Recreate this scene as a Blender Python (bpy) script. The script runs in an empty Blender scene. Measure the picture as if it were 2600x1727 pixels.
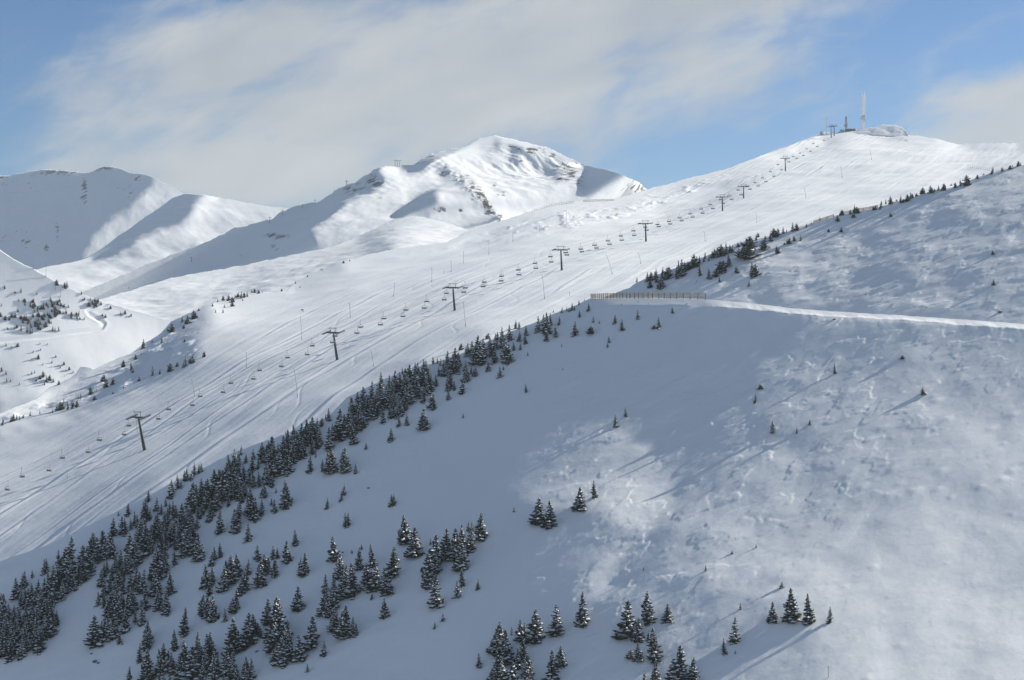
import bpy, bmesh, math, random
import numpy as np
from mathutils import Vector, Matrix

# ---------------------------------------------------------------- basics
FOC = 4852.0                       # focal length in photo pixels (2600 px wide)
CX, CY = 1300.0, 863.5
SUN_AZ, SUN_EL = math.radians(60), math.radians(25)      # azimuth to the right of the view direction
SHX, SHY = math.sin(SUN_AZ), math.cos(SUN_AZ)
TAN = math.tan(SUN_EL)

scene = bpy.context.scene
COL = scene.collection
random.seed(11)
RNG = np.random.default_rng(5)


def tag(o, label=None, cat=None, group=None, kind=None):
    if label: o['label'] = label
    if cat: o['category'] = cat
    if group: o['group'] = group
    if kind: o['kind'] = kind
    return o


def link(o, parent=None):
    COL.objects.link(o)
    if parent is not None: o.parent = parent
    return o


def empty(name, loc, rz=0.0):
    o = bpy.data.objects.new(name, None)
    o.empty_display_size = 0.5
    o.location = loc
    o.rotation_euler = (0, 0, rz)
    return link(o)


# ---------------------------------------------------------------- noise
_perm = np.random.default_rng(3).permutation(4096)


def _hash(ix, iy):
    return _perm[(ix + _perm[iy & 4095]) & 4095]


_ang = np.random.default_rng(9).random(4096) * 2 * np.pi
_gx, _gy = np.cos(_ang), np.sin(_ang)


def perlin(x, y):
    ix = np.floor(x).astype(np.int64); iy = np.floor(y).astype(np.int64)
    fx = x - ix; fy = y - iy
    u = fx * fx * fx * (fx * (fx * 6 - 15) + 10); v = fy * fy * fy * (fy * (fy * 6 - 15) + 10)
    def g(dx, dy):
        h = _hash(ix + dx, iy + dy)
        return _gx[h] * (fx - dx) + _gy[h] * (fy - dy)
    a = g(0, 0); b = g(1, 0); c = g(0, 1); d = g(1, 1)
    return (a + u * (b - a)) * (1 - v) + (c + u * (d - c)) * v


def fbm(x, y, octaves=4, gain=0.5, lac=2.03):
    s = np.zeros_like(x); amp = 1.0
    for k in range(octaves):
        s += amp * perlin(x + 17.3 * k, y - 9.1 * k)
        x = x * lac; y = y * lac; amp *= gain
    return s


def mounds(x, y, cell, prob, rx, ry, seed=0):
    """scattered low hummocks, one at most per jittered cell"""
    out = np.zeros_like(x); ix = np.floor(x / cell).astype(np.int64); iy = np.floor(y / cell).astype(np.int64)
    for dx in (-1, 0, 1):
        for dy in (-1, 0, 1):
            h = _hash(ix + dx + seed, iy + dy); h2 = _hash(h + 7, iy + dy + 31); h3 = _hash(h2 + 3, ix + dx)
            cx = (ix + dx + 0.15 + 0.7 * h / 4096) * cell; cy = (iy + dy + 0.15 + 0.7 * h2 / 4096) * cell
            k = 0.55 + 0.7 * h3 / 4096
            e = ((x - cx) / (rx * k)) ** 2 + ((y - cy) / (ry * k)) ** 2
            out = np.maximum(out, np.where(_hash(h3, h) < prob * 4096, k * np.exp(-e), 0))
    return out


def smooth(x, a, b):
    t = np.clip((x - a) / (b - a), 0, 1)
    return t * t * (3 - 2 * t)


# ---------------------------------------------------------------- relief solver
# A hillside is solved as inverse distance q over bearing/elevation, so that its slope along the
# sun's azimuth puts hand-set light and shade into the shape; a bending term keeps it smooth.
def inside(poly, X, Y):
    r = np.zeros(X.shape, bool)
    n = len(poly); j = n - 1
    for i in range(n):
        xi, yi = poly[i]; xj, yj = poly[j]
        if yi != yj:
            c = ((yi > Y) != (yj > Y)) & (X < (xj - xi) * (Y - yi) / (yj - yi) + xi)
            r ^= c
        j = i
    return r


def blur(a, s):
    if s <= 0: return a
    r = max(1, int(3 * s)); k = np.exp(-0.5 * (np.arange(-r, r + 1) / s) ** 2); k /= k.sum()
    p = np.pad(a, ((r, r), (0, 0)), mode='edge')
    a = sum(k[i] * p[i:i + a.shape[0]] for i in range(2 * r + 1))
    p = np.pad(a, ((0, 0), (r, r)), mode='edge')
    return sum(k[i] * p[:, i:i + a.shape[1]] for i in range(2 * r + 1))


def idw(pts, X, Y, p=3.0):
    P = np.array(pts, float)
    num = np.zeros(X.shape); den = np.zeros(X.shape)
    for x, y, v in P:
        w = 1.0 / (((X - x) ** 2 + (Y - y) ** 2) + 400.0) ** (p / 2)
        num += w * v; den += w
    return num / den


class Field:
    """bicubic (Catmull-Rom) sampling of a grid over photo coordinates"""
    def __init__(s, x0, y0, st, Q):
        s.x0, s.y0, s.st, s.Q = x0, y0, st, Q
    def __call__(s, px, py):
        ny, nx = s.Q.shape
        fx = np.clip((np.asarray(px, float) - s.x0) / s.st, 1, nx - 2.001)
        fy = np.clip((np.asarray(py, float) - s.y0) / s.st, 1, ny - 2.001)
        ix = np.floor(fx).astype(int); iy = np.floor(fy).astype(int)
        tx = fx - ix; ty = fy - iy
        def w(t):      # cubic B-spline
            return ((1 - t) ** 3 / 6, (3 * t ** 3 - 6 * t ** 2 + 4) / 6, (-3 * t ** 3 + 3 * t ** 2 + 3 * t + 1) / 6, t ** 3 / 6)
        wx = w(tx); wy = w(ty)
        r = 0
        for j in range(4):
            yy = np.clip(iy + j - 1, 0, ny - 1)
            row = 0
            for i in range(4):
                row = row + wx[i] * s.Q[yy, np.clip(ix + i - 1, 0, nx - 1)]
            r = r + wy[j] * row
        return r


def solve_relief(box, st, anchors, tpts, polys, bend=1.5, wanch=30.0, prior=0.3, tblur=0.6, N=1.1, edge=0.08, pw=1.0, iters=3, idwp=3.0):
    x0, x1, y0, y1 = box
    nx = int((x1 - x0) / st) + 1; ny = int((y1 - y0) / st) + 1
    if ny % 2: ny += 1
    gx = x0 + st * np.arange(nx); gy = y0 + st * np.arange(ny)
    X, Y = np.meshgrid(gx, gy)
    U = (X - CX) / FOC; W = (CY - Y) / FOC
    T = idw(tpts, X, Y, idwp)
    for t, poly in polys:
        m = inside(poly, X, Y)
        T[m] = t
    T = blur(T, tblur)
    gT = np.hypot(*np.gradient(T))
    D = TAN * 1.0 - N * T / math.cos(SUN_EL)         # slope along the sun azimuth giving n.s = T
    du = st / FOC; dw = -st / FOC
    A = np.array([tuple(r[:3]) + ((r[3] if len(r) > 3 else 1.0),) for r in anchors], float)
    # thin-plate surface through the surveyed distances
    pa = A[:, :2] / 1000.0
    def tk(r2): return r2 * np.log(r2 + 1e-12)
    K = tk(((pa[:, None] - pa[None]) ** 2).sum(-1)) + 0.002 * np.eye(len(A))
    Pm = np.column_stack([np.ones(len(A)), pa])
    M = np.block([[K, Pm], [Pm.T, np.zeros((3, 3))]])
    cf = np.linalg.solve(M, np.concatenate([1.0 / A[:, 2], np.zeros(3)]))
    gxy = np.stack([X, Y], -1) / 1000.0
    q0 = cf[-3] + gxy @ cf[-2:]
    for k in range(len(A)): q0 = q0 + cf[k] * tk(((gxy - pa[k]) ** 2).sum(-1))
    q0 = np.clip(q0, 0.7 / A[:, 2].max(), 1.6 / A[:, 2].min())
    def build(full, q0):
        B0 = np.zeros((ny, nx, nx)); B1 = np.zeros((ny, nx, nx)); B2 = np.zeros((ny, nx, nx)); rhs = np.zeros((ny, nx))
        def add(idx, coef):                          # idx list of (jj, ii) arrays, coef arrays
            for a in range(len(idx)):
                ja, ia = idx[a]
                for b in range(len(idx)):
                    jb, ib = idx[b]
                    v = coef[a] * coef[b]
                    d = jb - ja
                    for dd, B in ((0, B0), (1, B1), (2, B2)):
                        m = d == dd
                        if np.any(m): B[ja[m], ia[m], ib[m]] += v[m]
        J, I = np.meshgrid(np.arange(ny), np.arange(nx), indexing='ij')
        qw = np.abs(np.gradient(q0, axis=0) / dw) if full else np.full((ny, nx), np.mean(1.0 / A[:, 2]) * 2.0)
        qw = blur(np.maximum(qw, 0.15 * np.median(qw)), 2.0) if full else qw
        bw = bend * np.where(gT > 0.03, edge, 1.0) if full else np.full((ny, nx), 0.5)
        def sl(j0, j1, i0, i1): return J[j0:j1, i0:i1].ravel(), I[j0:j1, i0:i1].ravel()
        # bending
        c = (bw / (du * qw))[:, 1:-1].ravel()
        add([sl(0, ny, 0, nx - 2), sl(0, ny, 1, nx - 1), sl(0, ny, 2, nx)], [c, -2 * c, c])
        c = (bw / (du * qw))[1:-1, :].ravel()
        add([sl(0, ny - 2, 0, nx), sl(1, ny - 1, 0, nx), sl(2, ny, 0, nx)], [c, -2 * c, c])
        c = (1.0 * bw / (du * qw))[:-1, :-1].ravel()
        add([sl(0, ny - 1, 0, nx - 1), sl(1, ny, 0, nx - 1), sl(0, ny - 1, 1, nx), sl(1, ny, 1, nx)], [c, -c, -c, c])
        if full:
            s = (pw / qw)[:-1, :-1].ravel()
            Uc = (U + du / 2)[:-1, :-1].ravel(); Wc = (W + dw / 2)[:-1, :-1].ravel()
            Dc = (D[:-1, :-1] + D[1:, :-1] + D[:-1, 1:] + D[1:, 1:]).ravel() / 4
            ku = (SHX - SHY * Uc) / du / 2; kw = (Dc - SHY * Wc) / dw / 2; k0 = SHY / 4
            add([sl(0, ny - 1, 0, nx - 1), sl(0, ny - 1, 1, nx), sl(1, ny, 0, nx - 1), sl(1, ny, 1, nx)],
                [s * (-ku - kw + k0), s * (ku - kw + k0), s * (-ku + kw + k0), s * (ku + kw + k0)])
        pr = prior / q0
        B0[J.ravel(), I.ravel(), I.ravel()] += (pr * pr).ravel(); rhs += pr * pr * q0
        for row in A:
            x, y, d = row[:3]; wa = wanch * (row[3] if len(row) > 3 else 1.0)
            fx = (x - x0) / st; fy = (y - y0) / st
            i = int(np.clip(math.floor(fx), 0, nx - 2)); j = int(np.clip(math.floor(fy), 0, ny - 2))
            tx = fx - i; ty = fy - j
            cs = [(1 - tx) * (1 - ty), tx * (1 - ty), (1 - tx) * ty, tx * ty]
            ids = [(j, i), (j, i + 1), (j + 1, i), (j + 1, i + 1)]
            sc = wa * d
            for a in range(4):
                rhs[ids[a]] += sc * sc * cs[a] / d
                for b in range(4):
                    dd = ids[b][0] - ids[a][0]
                    if dd >= 0:
                        (B0, B1)[dd][ids[a][0], ids[a][1], ids[b][1]] += sc * sc * cs[a] * cs[b]
        # block tridiagonal solve, rows in pairs
        n2 = ny // 2; m = 2 * nx
        def diag(k):
            M = np.zeros((m, m)); j = 2 * k
            M[:nx, :nx] = B0[j]; M[nx:, nx:] = B0[j + 1]; M[:nx, nx:] = B1[j]; M[nx:, :nx] = B1[j].T
            return M
        def up(k):
            M = np.zeros((m, m)); j = 2 * k
            M[:nx, :nx] = B2[j]; M[nx:, :nx] = B1[j + 1]; M[nx:, nx:] = B2[j + 1]
            return M
        G = []; Rv = []
        M = diag(0); r = rhs[0:2].ravel()
        reg = 1e-9 * np.trace(M) / m
        for k in range(n2):
            if k > 0:
                Uk = up(k - 1)
                M = diag(k) - Uk.T @ G[-1]; r = rhs[2 * k:2 * k + 2].ravel() - Uk.T @ Rv[-1]
            M = M + reg * np.eye(m)
            R = np.linalg.solve(M, np.column_stack([up(k), r]) if k < n2 - 1 else r[:, None])
            Rv.append(R[:, -1]); G.append(R[:, :-1] if k < n2 - 1 else None)
        q = [None] * n2; q[-1] = Rv[-1]
        for k in range(n2 - 2, -1, -1): q[k] = Rv[k] - G[k] @ q[k + 1]
        return np.concatenate(q).reshape(ny, nx)
    q = build(True, q0)
    if not np.isfinite(q).all(): raise RuntimeError('relief did not settle')
    q = np.maximum(q, 1.0 / 9000.0)
    f = Field(x0, y0, st, q)
    f.X, f.Y, f.T = X, Y, T
    return f


def curve(poly):
    P = sorted(poly)
    xs = np.array([p[0] for p in P], float); ys = np.array([p[1] for p in P], float)
    return lambda x: np.interp(x, xs, ys)


def unproject(px, py, q):
    d = 1.0 / q
    return (px - CX) / FOC * d, d, (CY - py) / FOC * d


class Sheet:
    """a hillside: skyline curve on top, foot curve below, distance field in between"""
    def __init__(s, name, field, top, foot, xr, dx, rows, power=1.0, disp=None, mat=None, back=(4, 14, 40, 110), backslope=-0.12, rough=0.0, skirt=60):
        s.f = field; s.top = curve(top); s.foot = curve(foot); s.disp = disp
        px = np.arange(xr[0], xr[1] + dx, dx)
        t = np.linspace(0, 1, rows) ** power
        yt = s.top(px)
        if rough: yt = yt + rough * fbm(px / 23.0, px * 0 + 3.7, 4, 0.6)
        yb = np.maximum(s.foot(px), yt + 4)
        PX = np.repeat(px[None, :], rows, 0); PY = yt[None, :] + t[:, None] * (yb - yt)[None, :]
        q = s.f(PX, PY)
        X, Y, Z = unproject(PX, PY, q)
        if disp is not None:
            Z = Z + disp(X, Y, PX, PY)
        # far side falling away behind the skyline
        bx, by, bz = [], [], []
        gx, gy = X[0] / Y[0], np.ones_like(Y[0])
        drop = 0
        for k, b in enumerate(back):
            sl = (CY - yt) / FOC * 1.0                          # sight line slope
            bx.append(X[0] + gx * b); by.append(Y[0] + b)
            bz.append(Z[0] + sl * b + backslope * b * (1 + 0.15 * k) - 0.15)
        bx, by, bz = np.array(bx[::-1]), np.array(by[::-1]), np.array(bz[::-1])
        # skirt under the foot
        kx, ky, kz = X[-1:], Y[-1:], Z[-1:] - skirt
        X = np.vstack([bx, X, kx]); Y = np.vstack([by, Y, ky]); Z = np.vstack([bz, Z, kz])
        R, C = X.shape
        co = np.stack([X, Y, Z], -1).reshape(-1, 3).astype(np.float32)
        idx = np.arange(R * C).reshape(R, C)
        quads = np.stack([idx[1:, :-1], idx[1:, 1:], idx[:-1, 1:], idx[:-1, :-1]], -1).reshape(-1, 4).astype(np.int32)
        me = bpy.data.meshes.new(name)
        me.vertices.add(len(co)); me.vertices.foreach_set('co', co.ravel())
        me.loops.add(quads.size); me.loops.foreach_set('vertex_index', quads.ravel())
        me.polygons.add(len(quads))
        me.polygons.foreach_set('loop_start', np.arange(0, quads.size, 4, dtype=np.int32))
        me.polygons.foreach_set('use_smooth', np.ones(len(quads), bool))
        me.update(calc_edges=True)
        if mat: me.materials.append(mat)
        s.obj = link(bpy.data.objects.new(name, me))
        tag(s.obj, kind='structure')
        s.nback = len(back); s.shape = (R, C); s.me = me; s.PX, s.PY = PX, PY
        s.world = (X, Y, Z)
    def at(s, px, py):
        """world point of the hillside under a bearing"""
        px = np.array([float(px)]); py = np.array([float(py)])
        q = s.f(px, py); X, Y, Z = unproject(px, py, q)
        if s.disp is not None: Z = Z + s.disp(X, Y, px, py)
        return Vector((X[0], Y[0], Z[0]))
    def attr(s, name, A):
        """per-vertex value from an array over the visible rows"""
        R, C = s.shape
        full = np.zeros((R, C), np.float32)
        full[s.nback:-1] = A; full[:s.nback] = A[0]; full[-1] = A[-1]
        a = s.me.attributes.new(name, 'FLOAT', 'POINT')
        a.data.foreach_set('value', full.ravel())
# ---------------------------------------------------------------- materials
def new_mat(name):
    m = bpy.data.materials.new(name); m.use_nodes = True
    nt = m.node_tree
    b = nt.nodes['Principled BSDF']
    return m, nt, b


def mat_plain(name, col, rough=0.6, metal=0.0, noise=0.0, nscale=3.0):
    m, nt, b = new_mat(name)
    b.inputs['Roughness'].default_value = rough; b.inputs['Metallic'].default_value = metal
    if noise:
        tc = nt.nodes.new('ShaderNodeTexCoord'); n = nt.nodes.new('ShaderNodeTexNoise')
        n.inputs['Scale'].default_value = nscale; n.inputs['Detail'].default_value = 6
        r = nt.nodes.new('ShaderNodeValToRGB')
        r.color_ramp.elements[0].position = 0.3; r.color_ramp.elements[1].position = 0.7
        r.color_ramp.elements[0].color = (*[c * (1 - noise) for c in col], 1)
        r.color_ramp.elements[1].color = (*[min(1, c * (1 + noise)) for c in col], 1)
        nt.links.new(tc.outputs['Object'], n.inputs['Vector']); nt.links.new(n.outputs['Fac'], r.inputs['Fac'])
        nt.links.new(r.outputs['Color'], b.inputs['Base Color'])
    else:
        b.inputs['Base Color'].default_value = (*col, 1)
    return m


def mat_snow(name, bump=0.15, scale=1.2, rock=False, rscale=0.02, track=False):
    m, nt, b = new_mat(name)
    N, L = nt.nodes, nt.links
    b.inputs['Base Color'].default_value = (0.86, 0.87, 0.88, 1)
    b.inputs['Roughness'].default_value = 0.75
    b.inputs['Specular IOR Level'].default_value = 0.15
    geo = N.new('ShaderNodeNewGeometry')
    n1 = N.new('ShaderNodeTexNoise'); n1.inputs['Scale'].default_value = scale; n1.inputs['Detail'].default_value = 7; n1.inputs['Roughness'].default_value = 0.62
    L.new(geo.outputs['Position'], n1.inputs['Vector'])
    bp = N.new('ShaderNodeBump'); bp.inputs['Strength'].default_value = 1.0; bp.inputs['Distance'].default_value = bump
    L.new(n1.outputs['Fac'], bp.inputs['Height'])
    L.new(bp.outputs['Normal'], b.inputs['Normal'])
    if rock:
        at = N.new('ShaderNodeAttribute'); at.attribute_name = 'rock'
        n2 = N.new('ShaderNodeTexNoise'); n2.inputs['Scale'].default_value = rscale; n2.inputs['Detail'].default_value = 9; n2.inputs['Roughness'].default_value = 0.72
        L.new(geo.outputs['Position'], n2.inputs['Vector'])
        s = N.new('ShaderNodeMath'); s.operation = 'ADD'
        L.new(n2.outputs['Fac'], s.inputs[0]); L.new(at.outputs['Fac'], s.inputs[1])
        r = N.new('ShaderNodeValToRGB'); r.color_ramp.elements[0].position = 0.80; r.color_ramp.elements[1].position = 0.86
        L.new(s.outputs[0], r.inputs['Fac'])
        n3 = N.new('ShaderNodeTexNoise'); n3.inputs['Scale'].default_value = rscale * 4; n3.inputs['Detail'].default_value = 6
        L.new(geo.outputs['Position'], n3.inputs['Vector'])
        rc = N.new('ShaderNodeValToRGB')
        rc.color_ramp.elements[0].position = 0.35; rc.color_ramp.elements[0].color = (0.05, 0.05, 0.052, 1)
        rc.color_ramp.elements[1].position = 0.7; rc.color_ramp.elements[1].color = (0.20, 0.19, 0.175, 1)
        L.new(n3.outputs['Fac'], rc.inputs['Fac'])
        mx = N.new('ShaderNodeMix'); mx.data_type = 'RGBA'
        mx.inputs['A'].default_value = (0.86, 0.87, 0.88, 1)
        L.new(r.outputs['Color'], mx.inputs['Factor']); L.new(rc.outputs['Color'], mx.inputs['B'])
        L.new(mx.outputs['Result'], b.inputs['Base Color'])
    return m


SNOW_NEAR = mat_snow('wind_packed_snow', 0.035, 1.1)
SNOW_PISTE = mat_snow('groomed_snow', 0.045, 0.9)
SNOW_FAR = mat_snow('mountain_snow', 0.5, 0.08, rock=True, rscale=0.085)

# ---------------------------------------------------------------- skylines (photo bearings)
SKY8 = [(-600, 1720), (-300, 1560), (-200, 1510), (0, 1425), (115, 1386), (200, 1346), (283, 1305), (344, 1277), (417, 1236), (480, 1205), (520, 1188), (560, 1165), (610, 1142), (651, 1128),
        (708, 1108), (770, 1085), (834, 1058), (880, 1010), (965, 968), (1015, 945), (1087, 926), (1171, 898), (1233, 870), (1328, 830), (1367, 815), (1409, 795),
        (1462, 776), (1485, 763), (1500, 758), (1566, 757), (1633, 757), (1719, 758), (1791, 760), (1891, 769), (2006, 782), (2083, 789), (2274, 800), (2465, 813), (2600, 823), (2900, 845), (3300, 880)]
SKY7 = [(1440, 800), (1500, 770), (1569, 742), (1600, 730), (1611, 721), (1634, 709), (1690, 692), (1708, 682), (1757, 661), (1815, 641), (1884, 614), (1930, 606), (1991, 590), (2044, 571),
        (2117, 549), (2140, 543), (2228, 526), (2312, 503), (2366, 484), (2427, 473), (2465, 456), (2496, 446), (2542, 431), (2600, 418), (2640, 416), (2720, 440), (2900, 540)]
SKY6 = [(-600, 1330), (-300, 1180), (-200, 1130), (0, 1050), (60, 1026), (92, 1013), (126, 984), (161, 969), (192, 950), (199, 938), (205, 930), (218, 931), (230, 933), (238, 940), (268, 923), (306, 908), (333, 897),
        (356, 881), (406, 847), (436, 816), (459, 805), (497, 789), (536, 772), (551, 757), (589, 745), (631, 742), (673, 743), (727, 738), (750, 717), (784, 701), (823, 682), (865, 667), (920, 650),
        (1000, 632), (1080, 622), (1140, 613), (1183, 591), (1233, 574), (1290, 556), (1351, 535), (1405, 520), (1455, 514), (1481, 510), (1558, 507), (1596, 495), (1642, 482), (1700, 466), (1776, 445),
        (1853, 426), (1914, 403), (1954, 388), (2006, 368), (2033, 357), (2083, 342), (2094, 336), (2120, 336), (2155, 330), (2190, 328), (2209, 323), (2232, 319), (2251, 317), (2274, 319), (2297, 330),
        (2305, 342), (2331, 345), (2381, 353), (2431, 366), (2496, 365), (2580, 364), (2600, 365), (2900, 372)]
SKY5 = [(-300, 460), (-200, 515), (0, 634), (38, 661), (88, 684), (138, 713), (172, 728), (214, 749), (260, 765), (300, 778), (360, 795), (432, 814), (520, 832), (600, 850)]
SKY4 = [(120, 800), (200, 775), (252, 761), (300, 747), (344, 734), (421, 709), (497, 694), (612, 675), (727, 650), (815, 633), (850, 625), (907, 602), (965, 575), (1003, 558), (1049, 549), (1080, 553), (1130, 565), (1180, 580), (1240, 592)]
SKY3 = [(100, 800), (170, 768), (218, 738), (268, 717), (344, 686), (383, 667), (440, 646), (478, 633), (536, 610), (574, 590), (597, 579), (651, 567), (689, 556), (716, 537), (750, 523), (804, 514), (842, 491),
        (860, 479), (880, 471), (903, 463), (921, 449), (939, 442), (951, 428), (968, 424), (987, 421), (1000, 421), (1010, 424), (1025, 418), (1053, 416), (1066, 408), (1086, 396), (1096, 387), (1102, 391), (1120, 384), (1140, 380),
        (1179, 371), (1217, 352), (1256, 345), (1290, 352), (1344, 363), (1386, 373), (1416, 386), (1447, 403), (1478, 417), (1531, 430), (1566, 440), (1604, 455), (1627, 465), (1642, 481), (1700, 520)]
SKY2 = [(-150, 740), (0, 712), (92, 684), (115, 678), (153, 671), (187, 665), (222, 655), (260, 632), (291, 606), (325, 583), (363, 556), (402, 529), (440, 502), (469, 492), (516, 494), (555, 502), (612, 512), (670, 523), (727, 528), (800, 545)]
SKY1 = [(-200, 452), (0, 445), (27, 447), (38, 443), (69, 437), (107, 430), (145, 432), (172, 434), (218, 439), (237, 435), (264, 422), (287, 424), (314, 432), (333, 439), (360, 443), (390, 450), (413, 462), (440, 476), (469, 493), (520, 512), (600, 530)]


def below(c, dy): return [(x, y + dy) for x, y in c]


# ---------------------------------------------------------------- foreground slope
def plane8(px, py): return 272.0 / (.52 + .22 * (px - CX) / FOC - (CY - py) / FOC)


A8 = [(x, y, plane8(x, y), w) for x, y, w in ((0, 1430, 1), (400, 1240, 1.5), (850, 1030, 1.5), (1150, 915, 1.5), (1400, 800, 1.5), (1500, 760, 2), (1795, 764, 2), (2200, 800, 1), (2600, 830, 1), (2820, 842, 2), 
     (0, 1700, .6), (650, 1500, .5), (1300, 1700, .5), (1900, 1500, .5), (2600, 1700, .4), (1300, 1250, .5), (2300, 1150, .3))]
T8 = [(2750, 900, .12), (2750, 1100, .14), (2750, 838, -.01), (2750, 1400, .15), (0, 1600, -.065), (300, 1400, -.065), (600, 1600, -.065), (900, 1300, -.065), (1200, 1000, -.05), (1500, 860, -.018), (1750, 850, -.022), (2000, 826, -.02), (2300, 828, -.02), (2150, 828, -.02), (2450, 834, -.02), (2150, 872, .09), (2300, 872, .11), (2050, 880, .07), (2420, 876, .11), (2600, 843, -.02), (2520, 880, .12), (2600, 885, .12),
      (1600, 1000, -.02), (1750, 980, .0), (1850, 900, -.005),
      (2000, 930, .07), (2200, 905, .07), (2450, 905, .08), (2600, 900, .09), (2300, 1000, .12), (2500, 1000, .17), (2200, 1100, .11), (2000, 1100, .07), (1880, 1060, .04), (1800, 1180, .06), (1650, 1130, .02),
      (1700, 1250, .09), (1600, 1290, .05), (1450, 1250, .01), (1300, 1280, -.02), (1500, 1450, .05), (1350, 1450, -.01), (1640, 1400, -.01), (1700, 1500, .08), (1900, 1400, .12), (2100, 1500, .17), (2400, 1400, .165),
      (2500, 1650, .165), (2200, 1700, .15), (1950, 1690, .06), (1650, 1650, -.01), (1300, 1650, -.015), (1000, 1650, -.065), (1450, 1560, .01), (1800, 1600, .06)]
_s8 = curve(SKY8)
P8 = [(.13, [(1490, 1135), (1560, 1105), (1600, 1110), (1710, 1145), (1700, 1170), (1640, 1175), (1540, 1165)]),
      (.18, [(1305, 1275), (1400, 1235), (1520, 1200), (1580, 1190), (1590, 1215), (1700, 1225), (1730, 1290), (1650, 1370), (1560, 1450), (1490, 1515), (1470, 1500), (1530, 1420), (1590, 1350), (1560, 1310), (1480, 1280), (1380, 1290)]),
      (-.05, [(1600, 1390), (1690, 1320), (1705, 1360), (1640, 1430), (1560, 1510), (1530, 1500)])]
F8 = solve_relief((-250, 2850, 730, 1990), 19, A8, T8, P8, bend=1.1, tblur=0.9, N=1.14)


def disp8(X, Y, px, py):
    # drifted snow: long wind ridges, hummocks on the open right-hand slope, fine sastrugi
    open_ = smooth(px + 0.45 * (py - 900), 1350, 2150)
    top = smooth(py - _s8(px), 4, 40)
    a = np.cos(0.5) * X + np.sin(0.5) * Y; c = -np.sin(0.5) * X + np.cos(0.5) * Y
    deep = 1 - smooth(px, 900, 1350)
    z = (0.12 + 0.7 * open_ + 0.6 * deep) * fbm(X / 46.0, Y / 46.0, 3) * top + deep * top * (0.22 * fbm(X / 12.0, Y / 9.0, 3) + 0.03 * fbm(X / 2.0, Y / 2.0, 2))
    mid = smooth(px, 1280, 1450) * (1 - smooth(px, 2000, 2250)) * smooth(py, 880, 960)
    z += mid * top * (0.16 * fbm(a / 16.0 + 3, c / 9.0, 3) + 0.02 * fbm(a / 2.8, c / 1.5, 3))
    dr = fbm(a / 17.0 + 1.3 + 0.25 * perlin(X / 7.0, Y / 7.0), c / 6.5, 4)
    calm = 0.50 * (1 - 0.8 * smooth(px + 1.2 * py, 3350, 3950))
    z += calm * np.maximum(open_, mid) * top * (0.23 * smooth(dr, 0.02, 0.11) + 0.14 * smooth(dr, 0.28, 0.40) + 0.05 * smooth(fbm(a / 5.0, c / 2.1 + 5, 3), 0.1, 0.3))
    z += open_ * top * 0.045 * perlin(c / 1.1 + perlin(X / 9.0, Y / 9.0), a / 14.0)
    crust = np.exp(-((px - 1340) / 110.0) ** 2 - ((py - 1470) / 110.0) ** 2)
    z += crust * (0.26 * np.maximum(fbm(X / 3.6, Y / 2.2, 3) - 0.12, 0) + 0.10 * fbm(X / 9.0, Y / 5.0, 2))
    z += open_ * top * (0.42 * fbm(a / 30.0 + 5, c / 19.0, 3) + 0.05 * fbm(a / 7.0, c / 3.2 + 2, 2))
    hm = smooth(px, 2000, 2200) * smooth(py, 930, 990) * (1 - smooth(py, 1230, 1330)) * 0.9 + 0.2 * smooth(px, 1750, 1900) * smooth(py, 1230, 1300)
    z += 0.15 * hm * mounds(a, c, 4.6, 0.24, 1.5, 0.75) + 0.07 * smooth(px + py, 3050, 3300) * mounds(a + 3, c, 9.0, 0.35, 1.0, 0.8, 5)
    z += (0.012 + 0.012 * open_) * fbm(a / 2.6, c / 1.2, 3) * top
    # ploughed shoulder of the road: a flatter lip over a steeper bank
    s = py - _s8(px)
    lip = 0.35 * smooth(px, 1490, 1560) + 0.65 * smooth(px, 1770, 1840)
    z += lip * (1.2 + 0.30 * fbm(X / 6.5, Y / 20.0 + 8, 4) * np.exp(-np.maximum(s - 20, 0) / 18.0) + 0.05 * fbm(X / 1.6, Y / 12.0 + 3, 3) * np.exp(-np.maximum(s - 20, 0) / 14.0)) * np.minimum(s / 26.0, 1.0) * np.exp(-np.maximum(s - 26, 0) / 170.0)
    return z


S8 = Sheet('foreground_slope', F8, SKY8, [(-600, 1990), (-100, 1900), (2900, 1900), (3300, 1900)], (-520, 3200), 2.5, 420, 1.25, disp8, SNOW_NEAR, back=(2, 6, 14, 30, 60), backslope=-0.10, rough=2.0)

# ---------------------------------------------------------------- upper right slope above the road
A7 = [(2820, 845, 490, 2), (2720, 836, 490), (1569, 746, 578), (1795, 765, 534), (2200, 795, 512), (2600, 828, 492), (1757, 662, 582), (1991, 592, 602), (2228, 528, 616), (2465, 458, 632), (2600, 420, 642)]
T7 = [(1580, 745, -.012), (1700, 740, -.018), (1900, 740, -.008), (2200, 770, -.008), (2500, 790, -.008), (1800, 700, -.01), (1900, 690, .0), (2000, 650, .02), (2100, 640, .0), (2200, 720, .05), (2400, 740, .06), (2550, 740, .08),
      (2050, 700, .04), (2000, 610, .06), (2150, 570, .03), (2300, 560, -.015), (2400, 520, -.015), (2450, 600, -.01), (2500, 500, -.01), (2550, 570, .03), (2590, 620, .06), (2350, 640, .02), (2250, 650, -.02), (2560, 440, .1), (2600, 460, .06), (2450, 470, .12), (2300, 515, .05),
      (1757, 670, .0), (1880, 630, .05), (1700, 700, -.02), (2500, 690, .07), (2350, 700, .06)]
F7 = solve_relief((1380, 2860, 300, 960), 12, A7, T7, [], bend=1.0, tblur=0.9, N=1.14)
_s7 = curve(SKY7)


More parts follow.
